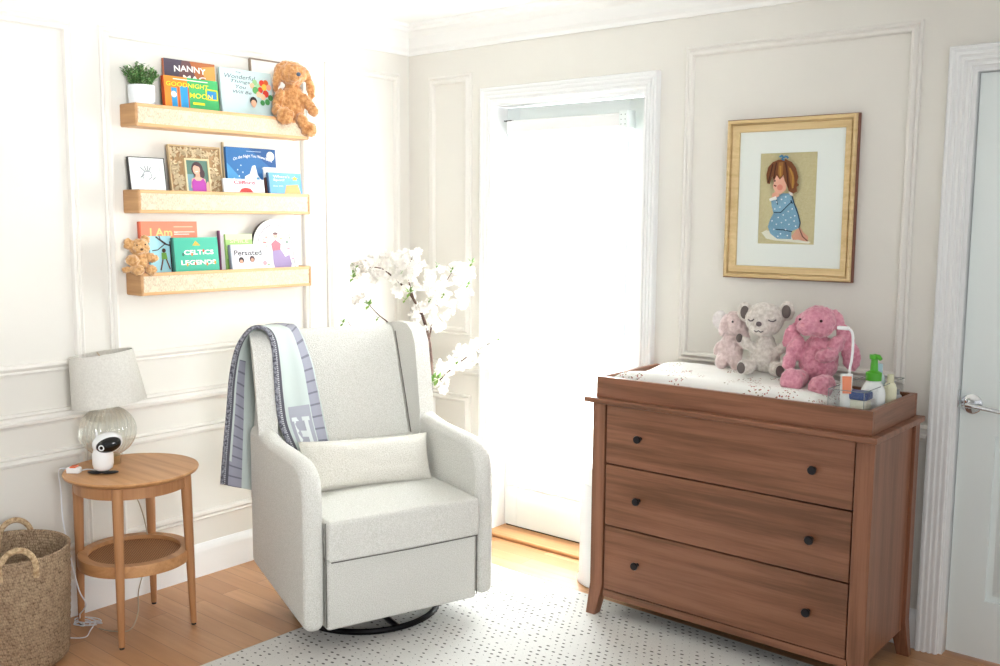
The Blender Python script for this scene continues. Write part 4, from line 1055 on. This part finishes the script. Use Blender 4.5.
A.done('embroidered_child', pf, .9)
bm = NB(); box(bm, -w/2+fw, w/2-fw, -.0135, -.012, fw, h-fw); obj('glazing', bm, M['glass'], pf, smooth=False)

# ------------------------------------------------------------------ dresser
dr = thing('dresser', 'brown stained wooden three-drawer dresser against the right-hand wall', 'dresser', (-1.53, 3.25, 0))
DXa, DXb, DYa, DYb, DZt = -2.058, -1.007, 3.02, 3.465, .836
bm = NB(); box(bm, DXa-.022, DXb+.014, DYa-.03, DYb+.006, DZt, DZt+.020); obj('top', bm, M['dresser'], dr, W=True, bevel=.004)
def dleg(x0, x1, y0, y1, sx, sy):
    bm = NB(); zt_ = DZt
    # straight post, foot tapering and kicking outward at the bottom
    secs = [(zt_, x0, x1, y0, y1), (.13, x0, x1, y0, y1), (0, (x0-.012 if sx < 0 else x0+.028), (x1-.028 if sx < 0 else x1+.012), (y0-.010 if sy < 0 else y0+.02), (y1-.02 if sy < 0 else y1+.004))]
    rings = [[bm.verts.new((a, c, z)), bm.verts.new((b, c, z)), bm.verts.new((b, d, z)), bm.verts.new((a, d, z))] for z, a, b, c, d in [(s[0], s[1], s[2], s[3], s[4]) for s in secs] for a, b, c, d in [(a, b, c, d)]]
    for A_, B_ in zip(rings, rings[1:]):
        for i in range(4): bm.faces.new((A_[i], A_[(i+1)%4], B_[(i+1)%4], B_[i]))
    bm.faces.new(rings[0]); bm.faces.new(rings[-1][::-1])
    obj('leg', bm, M['dresserV'], dr, W=True, bevel=.002)
dleg(DXa, DXa+.055, DYa, DYa+.05, -1, -1); dleg(DXb-.058, DXb, DYa, DYa+.05, 1, -1)
dleg(DXa, DXa+.055, DYb-.045, DYb, -1, 1); dleg(DXb-.058, DXb, DYb-.045, DYb, 1, 1)
bm = NB(); box(bm, DXa+.055, DXb-.058, DYa+.006, DYa+.03, .086, .114); obj('bottom_rail', bm, M['dresser'], dr, W=True, bevel=.002)
for xa in (DXa+.012, DXb-.030):
    bm = NB(); box(bm, xa, xa+.018, DYa+.05, DYb-.045, .10, DZt); obj('side_panel', bm, M['dresserV'], dr, W=True, smooth=False)
bm = NB(); box(bm, DXa+.03, DXb-.03, DYa+.022, DYb-.01, .10, DZt-.001); obj('carcass', bm, M['gap'], dr, W=True, smooth=False)
for (za, zb, zk) in ((.609, .829, .722), (.372, .603, .490), (.119, .366, .246)):
    bm = NB(); box(bm, DXa+.061, DXb-.063, DYa+.003, DYa+.025, za, zb); d_ = obj('drawer', bm, M['dresser'], dr, W=True, bevel=.0015)
    for kx in (-1.850, -1.196):
        bm = NB(); lathe(bm, [(0,0),(.007,0),(.006,.012),(.013,.018),(.015,.024),(.013,.029),(0,.030)], n=24)
        bm.transform(Matrix.Translation((kx, DYa+.003, zk)) @ Matrix.Rotation(PI/2, 4, 'X')); obj('knob', bm, M['knob'], d_, W=True)
ZT = DZt+.020
tr = thing('changing_tray', 'open wooden changing-table tray standing on top of the dresser', 'tray', (-1.53, 3.24, ZT))
TXa, TXb, TYa, TYb, TZt = -2.042, -1.018, 3.018, 3.452, ZT+.078
for nm, a in (('front_board', (TXa, TXb, TYa, TYa+.018)), ('back_board', (TXa, TXb, TYb-.018, TYb)), ('end_board', (TXa, TXa+.018, TYa+.018, TYb-.018)), ('end_board', (TXb-.018, TXb, TYa+.018, TYb-.018))):
    bm = NB(); box(bm, *a, ZT, TZt); obj(nm, bm, M['dresser'] if 'end' not in nm else M['dresserY'], tr, W=True, bevel=.0015)
bm = NB(); box(bm, TXa+.018, TXb-.018, TYa+.018, TYb-.018, ZT, ZT+.010); obj('tray_floor', bm, M['dresser'], tr, W=True, smooth=False)
TF = ZT+.010
# contoured changing pad
cp = thing('changing_pad', 'contoured changing pad in a white floral cotton cover', 'changing pad', (-1.60, 3.235, TF))
bm = NB(); PX0_, PX1_ = TXa+.022, -1.195; PY0_, PY1_ = TYa+.020, TYb-.020; NXp, NYp = 60, 36
def padz(u, v):
    e = (1-abs(2*u-1)**10)**.5*(1-abs(2*v-1)**8)**.4 if 0 < u < 1 and 0 < v < 1 else 0
    prof = .070+.034*abs(2*v-1)**1.6 + .006*max(0, v-.5)
    return prof*e
top = [[bm.verts.new((PX0_+(PX1_-PX0_)*i/NXp, PY0_+(PY1_-PY0_)*j/NYp, TF+.006+padz(i/NXp, j/NYp)+.0012*noise.noise(Vector((i*.35, j*.35, 0))))) for j in range(NYp+1)] for i in range(NXp+1)]
for i in range(NXp):
    for j in range(NYp): bm.faces.new((top[i][j], top[i+1][j], top[i+1][j+1], top[i][j+1]))
ed = [e for e in bm.edges if e.is_boundary]; r_ = bmesh.ops.extrude_edge_only(bm, edges=ed)
for v in [g_ for g_ in r_['geom'] if isinstance(g_, bmesh.types.BMVert)]: v.co.z = TF+.001
bmesh.ops.contextual_create(bm, geom=[e for e in bm.edges if e.is_boundary])
obj('cover', bm, M['floral'], cp, W=True)
def pad_at(x, y):
    u = (x-PX0_)/(PX1_-PX0_); v = (y-PY0_)/(PY1_-PY0_); return TF+.006+padz(u, v)
# plush trio on the pad
ex, ey = -1.672, 3.375
el = thing('plush_elephant', 'small dusty-pink plush elephant at the left of the three toys', 'stuffed animal', (ex, ey, pad_at(ex, ey)-.002), math.radians(10), group='plush toys on the changing pad')
blob('body', [((-.010,.012,.058),(.043,.034,.052)), ((-.005,.008,.095),(.034,.030,.028)), ((.008,-.004,.150),(.044,.038,.042)), ((.034,-.012,.138),(.022,.02,.024)), ((.048,-.018,.118),(.013,.014,.026),(0,-.5,0)),
    ((-.036,-.004,.022),(.022,.026,.026)), ((.018,-.010,.020),(.024,.026,.025)), ((.045,-.005,.085),(.030,.016,.016),(0,.45,0)), ((-.050,.010,.065),(.016,.016,.03),(0,.5,0))], M['rosefur'], el, .0035, .002, 160)
pe = plushmat('pale_ear', 'E2DCDA', 'F2EEEC')
bm = NB(); ball(bm, (-.026,-.018,.145), (.016,.024,.038), (0,.25,.5), 20, 14); obj('ear', bm, M['rosefur'], el)
bm = NB(); ball(bm, (-.050,.012,.158), (.026,.008,.032), (0,0,.2), 20, 14); obj('ear', bm, pe, el)
eyes(el, ((.010,-.043,.160),), M['black'])
el.scale = (1.10, 1.10, 1.14)
bx, by = -1.535, 3.36
be = thing('plush_bear', 'cream plush bear with closed eyes and grey ears, middle of the trio', 'stuffed animal', (bx, by, pad_at(bx, by)-.002), math.radians(14), group='plush toys on the changing pad')
blob('body', [((0,.01,.055),(.050,.040,.055)), ((.0,.006,.100),(.032,.03,.025)), ((-.004,-.006,.172),(.064,.052,.054)), ((-.008,-.034,.150),(.040,.030,.028)),
    ((-.056,-.012,.092),(.018,.017,.034),(0,-.95,0)), ((.060,-.010,.088),(.018,.017,.036),(0,.8,0)),
    ((-.052,-.040,.024),(.030,.034,.024),(0,0,-.5)), ((.050,-.040,.022),(.028,.034,.024),(0,0,.5)),
    ((-.072,.0,.194),(.026,.013,.032)), ((.068,.0,.202),(.026,.013,.032))], M['creamfur'], be, .004, .0022, 160)
for nm_, c_, r_, e_ in (('ear_lining',(-.070,-.012,.192),(.015,.006,.021),(0,0,0)),('ear_lining',(.067,-.012,.200),(.015,.006,.021),(0,0,0)),('sole_patch',(-.064,-.070,.022),(.016,.008,.018),(0,0,-.5)),
        ('sole_patch',(.064,-.070,.020),(.014,.008,.018),(0,0,.5)),('paw_patch',(-.084,-.018,.110),(.011,.013,.014),(0,0,0)),('paw_patch',(.088,-.016,.110),(.009,.013,.016),(0,0,0))):
    bm = NB(); ball(bm, c_, r_, e_); obj(nm_, bm, M['greyfur'], be)
bm = NB(); ball(bm, (-.012,-.062,.162), (.0095,.006,.008), u=12, v=8); obj('nose', bm, plain('6A5E60', .6), be)
stitch(be, [[(-.028,-.058,.142),(-.020,-.063,.137),(-.012,-.064,.141),(-.004,-.063,.137),(.004,-.058,.142)]], .0015, plain('5A5054', .7))
stitch(be, [[(.018,-.058,.176),(.026,-.058,.172),(.035,-.055,.172),(.042,-.050,.177)], [(-.05,-.048,.174),(-.044,-.053,.170),(-.036,-.056,.171),(-.03,-.057,.176)]], .002, plain('5A5054', .7), 'closed_eye')
be.scale = (1.08, 1.08, 1.16)
rx, ry = -1.322, 3.33
ra = thing('plush_rabbit', 'large pink plush rabbit with long drooping ears beside the caddy', 'stuffed animal', (rx, ry, pad_at(rx, ry)-.004), math.radians(16), group='plush toys on the changing pad')
blob('body', [((.0,.01,.07),(.062,.050,.070)), ((0,.006,.12),(.042,.040,.035)), ((-.004,-.008,.200),(.056,.052,.050)), ((-.032,-.036,.184),(.034,.032,.030)), ((.008,-.030,.180),(.036,.030,.030)),
    ((-.072,-.010,.105),(.025,.026,.050),(0,.35,0)), ((-.086,-.024,.066),(.022,.024,.028)),
    ((.050,-.020,.125),(.024,.024,.040),(0,.6,0)), ((.030,-.050,.098),(.036,.024,.024),(0,-.35,0)),
    ((-.052,-.050,.018),(.030,.045,.028)), ((-.068,-.088,.016),(.036,.026,.040)), ((.030,-.062,.010),(.032,.045,.028)), ((.020,-.108,.004),(.038,.026,.038)),
    ((-.060,.004,.195),(.018,.014,.035),(0,.45,0)), ((-.086,.004,.150),(.024,.014,.045),(0,.45,0)),
    ((.050,.004,.205),(.022,.014,.035),(0,-.5,0)), ((.080,.0,.150),(.026,.014,.048),(0,-.35,0)), ((.098,-.002,.095),(.030,.015,.050),(0,-.12,0))], M['pinkfur'], ra, .004, .0028, 120)
eyes(ra, ((.010,-.064,.206), (-.056,-.040,.206)), plain('3A1E20', .2), .0048)
ra.scale = (1.1, 1.1, 1.1)
bm = NB(); ball(bm, (-.044,-.068,.190), (.007,.004,.005), u=10, v=6); obj('nose', bm, plain('E3A0AC', .6), ra)

# acrylic caddy and toiletries
cz1 = .985
fl = at(829, 389, 2, cz1)
cx0, cx1_, cy0, cy1 = -1.170, -1.056, 3.042, 3.424
cd = thing('acrylic_caddy', 'clear acrylic caddy holding bottles at the right end of the tray', 'organizer', ((cx0+cx1_)/2, (cy0+cy1)/2, TF))
bm = NB(); 
for a in ((cx0,cx1_,cy0,cy0+.003),(cx0,cx1_,cy1-.003,cy1),(cx0,cx0+.003,cy0+.003,cy1-.003),(cx1_-.003,cx1_,cy0+.003,cy1-.003)): box(bm, *a, TF+.001, cz1)
box(bm, cx0, cx1_, cy0, cy1, TF, TF+.003)
obj('walls', bm, M['acrylic'], cd, W=True, smooth=False)
bm = NB(); tube(bm, [(cx0,cy0,cz1),(cx1_,cy0,cz1),(cx1_,cy1,cz1),(cx0,cy1,cz1)], .0013, 6, closed=True); tube(bm, [(cx0,cy0,TF+.004),(cx0,cy0,cz1)], .001, 6); tube(bm, [(cx1_,cy0,TF+.004),(cx1_,cy0,cz1)], .001, 6)
obj('polished_rim', bm, plain('8E9494', .2), cd, W=True)
CF = TF+.003
def put(px_, y): return at(px_, 390, 1, y).x
tx, ty = put(846, 3.075), 3.075
tu = thing('ointment_tube', 'upright orange and white ointment tube at the front of the caddy', 'tube', (tx, ty, CF), math.radians(30))
bm = NB()
lathe(bm, [(0,0),(.015,0),(.016,.003),(.016,.03),(0,.03)], n=24); obj('cap', bm, M['plastic'], tu)
bm = NB(); k = 24; r0 = [bm.verts.new((.016*math.cos(2*PI*i/k), .016*math.sin(2*PI*i/k), .03)) for i in range(k)]; r1 = [bm.verts.new((.0175*math.cos(2*PI*i/k), .010*math.sin(2*PI*i/k), .11)) for i in range(k)]; r2 = [bm.verts.new((.019*math.cos(2*PI*i/k), .0015*math.sin(2*PI*i/k), .165)) for i in range(k)]
for A_, B_ in ((r0, r1), (r1, r2)):
    for i in range(k): f = bm.faces.new((A_[i], A_[(i+1)%k], B_[(i+1)%k], B_[i])); f.material_index = 0
bm.faces.new(r2)
tb_ = obj('tube_body', bm, plain('E6EAE6', .4), tu)
bm = NB()
for side in (-1, 1):
    pts = [(-.0165, .052, .0150), (.0165, .052, .0150), (.0172, .10, .0118), (.0182, .15, .0052), (-.0182, .15, .0052), (-.0172, .10, .0118)]
    bm.faces.new([bm.verts.new((p_[0]*.8, side*(p_[2]+.0006), p_[1]*.55+.075)) for p_ in pts])
obj('label_band', bm, plain('E88A62', .5), tu)
bm = NB()
sj = thing('diaper_cream_jar', 'squat cream jar with a dark blue lid in the caddy', 'jar', (put(860, 3.10), 3.10, CF))
bm = NB(); box(bm, -.030, .030, -.026, .026, 0, .086); obj('jar', bm, plain('E8E6D2', .35), sj, bevel=.010, seg=3)
bm = NB(); box(bm, -.033, .033, -.029, .029, .084, .110); obj('lid', bm, plain('1F4384', .3), sj, bevel=.006, seg=3)
fbx, fby = put(873, 3.20), 3.20
fb = thing('soap_dispenser', 'white foaming soap bottle with a bright green pump', 'bottle', (fbx, fby, CF))
bm = NB(); lathe(bm, [(0,0),(.034,0),(.037,.005),(.037,.085),(.034,.10),(.022,.122),(.018,.127),(0,.127)], n=32); obj('bottle', bm, plain('F0F4F2', .25), fb)
bm = NB(); lathe(bm, [(0,.126),(.024,.126),(.024,.150),(.012,.156),(.0115,.166),(.010,.190),(.015,.192),(.015,.205),(0,.207)], n=28); tube(bm, [(0,0,.200),(.018,-.012,.200),(.024,-.016,.194)], [.008,.007,.006], 10)
obj('pump', bm, plain('4FAE2A', .3), fb)
bm = NB()
for k in range(6): ball(bm, (-.012+.010*math.cos(k*PI/3), -.0355, .085+.010*math.sin(k*PI/3)), (.004,.0015,.004), u=8, v=6)
obj('flower_emblem', bm, plain('C25A6E', .5), fb)
fb.scale = (1.05, 1.05, 1.06)
def bottle(label, px_, y, r, h_, col, capcol, group='bottles in the clear caddy', name='lotion_bottle'):
    t = thing(name, label, 'bottle', (put(px_, y), y, CF), group=group)
    bm = NB(); lathe(bm, [(0,0),(r*.93,0),(r,.004),(r,h_*.68),(r*.8,h_*.78),(r*.45,h_*.82),(0,h_*.82)], n=24); obj('bottle', bm, plain(col, .3), t)
    bm = NB(); lathe(bm, [(0,h_*.81),(r*.55,h_*.81),(r*.5,h_),(0,h_)], n=20); obj('cap', bm, plain(capcol, .35), t)
bottle('white lotion bottle with pale cap in the middle of the caddy', 866, 3.155, .020, .095, 'E5E8E2', 'D3D8D2')
bottle('pale blue capped bottle behind the green pump bottle', 878, 3.30, .022, .175, 'C9DDE2', 'A9CCD6')
bottle('cream rounded bottle behind the green pump bottle', 890, 3.29, .021, .145, 'E6E4C6', 'DAD8B8')
bottle('small clear grey bottle at the back of the caddy', 897, 3.36, .018, .085, 'B9BEBF', '8C9294')
# bendy white clip light
gx, gy = put(847, 3.12), 3.125
gl_ = thing('gooseneck_light', 'slim white bendy light rising above the ointment tube', 'lamp', (gx, gy+.01, CF))
bm = NB(); tube(bm, smoothpath([(0,0,.0),(.0,0,.16),(.004,.002,.20),(.006,.002,.25),(.002,.001,.29),(-.012,0,.304)], 5), .0042, 10); obj('neck', bm, M['plastic'], gl_)
bm = NB(); box(bm, -.046, -.008, -.009, .009, .297, .309); obj('light_head', bm, M['plastic'], gl_, bevel=.004, seg=3)

# ------------------------------------------------------------------ white pail behind the dresser's left side
pl = thing('diaper_pail', 'tall round white pail between the glass door and the dresser', 'pail', (-2.20, 3.36, 0))
bm = NB(); lathe(bm, [(0,0),(.12,0),(.128,.006),(.128,.02),(.122,.03),(.118,.40),(.116,.43),(0,.43)], n=56); obj('body', bm, plain('EEF0F2', .3), pl)
bm = NB(); lathe(bm, [(.118,.432),(.121,.436),(.121,.47),(.112,.50),(.08,.515),(0,.52)], n=56); obj('lid', bm, plain('F1F3F5', .3), pl)

# ------------------------------------------------------------------ flowering branches in a floor vase
VX, VY = -3.10, 3.26
va = thing('floor_vase', 'tall white floor vase of blossom branches behind the armchair', 'vase', (VX, VY, 0))
bm = NB(); lathe(bm, [(0,0),(.07,0),(.10,.06),(.115,.20),(.10,.36),(.05,.48),(.045,.52),(.052,.55),(.046,.55),(.04,.52),(.045,.46),(0,.40)], n=40); obj('vase_body', bm, plain('EDEBE6', .3), va)
fb_ = thing('blossom_branches', 'leafy branches of big white blossom rising behind the armchair', 'flowers', (VX, VY, .45))
def PX(x, y, yy): return at(x, y, 1, yy)
bark = noisy('bark', '4A342C', '6B5146', 60, .85, .5, .002)
br_paths = [
  [(VX,VY,.42), PX(430,410,3.24), PX(431,380,3.22), PX(430,350,3.20), PX(424,320,3.20), PX(414,300,3.20), PX(405,288,3.19), PX(393,277,3.18)],
  [PX(414,300,3.20), PX(408,275,3.22), PX(413,255,3.22)],
  [PX(428,345,3.20), PX(434,315,3.24), PX(442,290,3.24), PX(452,272,3.24)],
  [(VX+.01,VY,.44), PX(430,395,3.22), PX(442,378,3.20), PX(460,362,3.20), PX(478,350,3.20), PX(496,340,3.20)],
  [(VX-.01,VY,.44), PX(405,350,3.16), PX(390,325,3.10), PX(380,316,3.08), PX(372,308,3.06), PX(366,300,3.05)],
  [PX(393,277,3.18), PX(380,268,3.10), PX(362,268,3.00)],
  [(VX-.02,VY,.44), PX(390,380,3.14), PX(365,345,3.02), PX(348,322,2.96)],
]
for i, pth in enumerate(br_paths):
    bm = NB(); sp = smoothpath(pth, 5); n_ = len(sp); r0 = .0125 if i == 0 else .0045
    tube(bm, sp, [r0*(1-.72*k/(n_-1)) for k in range(n_)], 8); obj('branch', bm, bark, fb_, W=True)
bm = NB(); random.seed(21)
def blossom(bm, c, n, R):
    n = n.normalized(); u = n.orthogonal().normalized(); w = n.cross(u); ph = random.random()*6
    for ring, (cnt, lift, rr) in enumerate(((6, .25, 1.), (5, .7, .72))):
        for k in range(cnt):
            a = ph+ring*.5+k*2*PI/cnt; d = (u*math.cos(a)+w*math.sin(a)); s = n.cross(d)
            p = [c, c+d*R*rr*.5+s*R*.34+n*R*lift*.25, c+d*R*rr*1.0+s*R*.24+n*R*lift, c+d*R*rr*1.06+n*R*lift*.9, c+d*R*rr*1.0-s*R*.24+n*R*lift, c+d*R*rr*.5-s*R*.34+n*R*lift*.25, c+d*R*rr*.6+n*R*lift*.15]
            v = [bm.verts.new(q) for q in p]
            for f in ((0,1,6),(1,2,6),(2,3,6),(3,4,6),(4,5,6),(5,0,6)): bm.faces.new([v[j] for j in f])
cl = [(412,262,13,20),(419,275,14,18),(405,285,14,16),(440,283,16,20),(455,275,13,14),(466,272,9,10),(432,298,16,24),(447,300,13,16),(424,313,13,18),(438,322,10,12),(421,332,8,8),
      (376,270,14,20),(362,270,9,10),(388,262,10,10),(394,275,9,10),(360,300,5,4),(464,358,12,18),(448,370,12,16),(476,352,11,12),(488,360,9,8),(440,385,8,8),(400,258,8,6),(466,298,9,8)]
for (x, y, rad, cnt) in cl:
    for k in range(cnt):
        a = random.random()*2*PI; e = rad*math.sqrt(random.random()); dy = random.uniform(-.05, .04)
        c = PX(x+e*math.cos(a), y+e*math.sin(a), 3.19+dy-max(0, 400-x)*.0045)
        blossom(bm, c, Vector((random.uniform(-.5,.9), random.uniform(-1,.3), random.uniform(-.3,.9))), random.uniform(.014,.024))
def petal():
    m, nt, b = newmat('white_petal'); b.inputs['Base Color'].default_value = srgb('F6F3EF'); b.inputs['Roughness'].default_value = .7
    b.inputs['Transmission Weight'].default_value = 0.; b.inputs['Subsurface Weight'].default_value = 0
    t = nt.nodes.new('ShaderNodeBsdfTranslucent'); t.inputs[0].default_value = srgb('F6F3EF'); mx = nt.nodes.new('ShaderNodeMixShader'); mx.inputs[0].default_value = .4
    n = nt.nodes.new('ShaderNodeTexNoise'); n.inputs['Scale'].default_value = 50; nt.links.new(coords(nt), n.inputs['Vector'])
    nt.links.new(mixc(nt, n.outputs[0], srgb('F1ECE6'), srgb('FAF8F5')), b.inputs['Base Color'])
    nt.links.new(b.outputs[0], mx.inputs[1]); nt.links.new(t.outputs[0], mx.inputs[2]); nt.links.new(mx.outputs[0], nt.nodes['Material Output'].inputs[0]); return m
obj('blossoms', bm, petal(), fb_, W=True, smooth=False)
bm = NB()
for (x, y, n_, sz) in ((356,268,5,.03),(353,278,4,.026),(369,305,6,.03),(378,318,3,.018),(343,323,4,.022),(410,293,6,.028),(405,300,3,.02),(432,382,8,.044),(438,379,5,.034),(472,263,4,.022),(499,338,3,.02),(458,361,4,.02),(468,285,4,.02),(443,296,4,.016),(438,265,3,.016),(452,270,4,.016),(386,265,4,.014),(375,264,4,.012),(402,272,3,.014),(430,300,3,.014)):
    c = PX(x, y, 3.15-max(0, 400-x)*.0035)
    for k in range(n_):
        a = k*2.4; d = Vector((math.cos(a), -.3+.3*math.sin(a*2), .5+.8*math.sin(a))); leaf_mesh(bm, c, d, sz*random.uniform(1.,1.4), sz*.36, random.randint(0,1))
obj('leaves', bm, [plain('6F9A4A', .5), plain('8DB45E', .5)], fb_, W=True, smooth=False)

# ------------------------------------------------------------------ light
w = bpy.data.worlds.new('daylight'); bpy.context.scene.world = w; w.use_nodes = True
bg = w.node_tree.nodes['Background']; bg.inputs[0].default_value = (.95, .97, 1.0, 1); bg.inputs[1].default_value = .70
def area(name, loc, target, sx, sy, power, col=(1,1,1)):
    l = bpy.data.lights.new(name, 'AREA'); l.shape = 'RECTANGLE'; l.size = sx; l.size_y = sy; l.energy = power; l.color = col
    o = bpy.data.objects.new(name, l); C.objects.link(o); o.location = loc
    o.rotation_euler = (Vector(target)-Vector(loc)).to_track_quat('-Z', 'Y').to_euler(); return o
area('daylight_through_door', ((GX0+GX1)/2, YR+.75, 1.25), ((GX0+GX1)/2+.1, YR, 1.1), 1.3, 2.3, 275, (.97, .985, 1.))
beam = area('added_wall_beam', (1.45, .3, 1.75), (-3.55, 2.2, 2.1), 1.3, 1.1, 16, (.98, .99, 1.)); beam.data.spread = math.radians(62)  # added narrow beam without a window, brightens the upper left wall
s = bpy.context.scene
s.view_settings.view_transform = 'Standard'; s.view_settings.look = 'None'; s.view_settings.gamma = 1; s.view_settings.use_curve_mapping = False
s.view_settings.exposure = .33
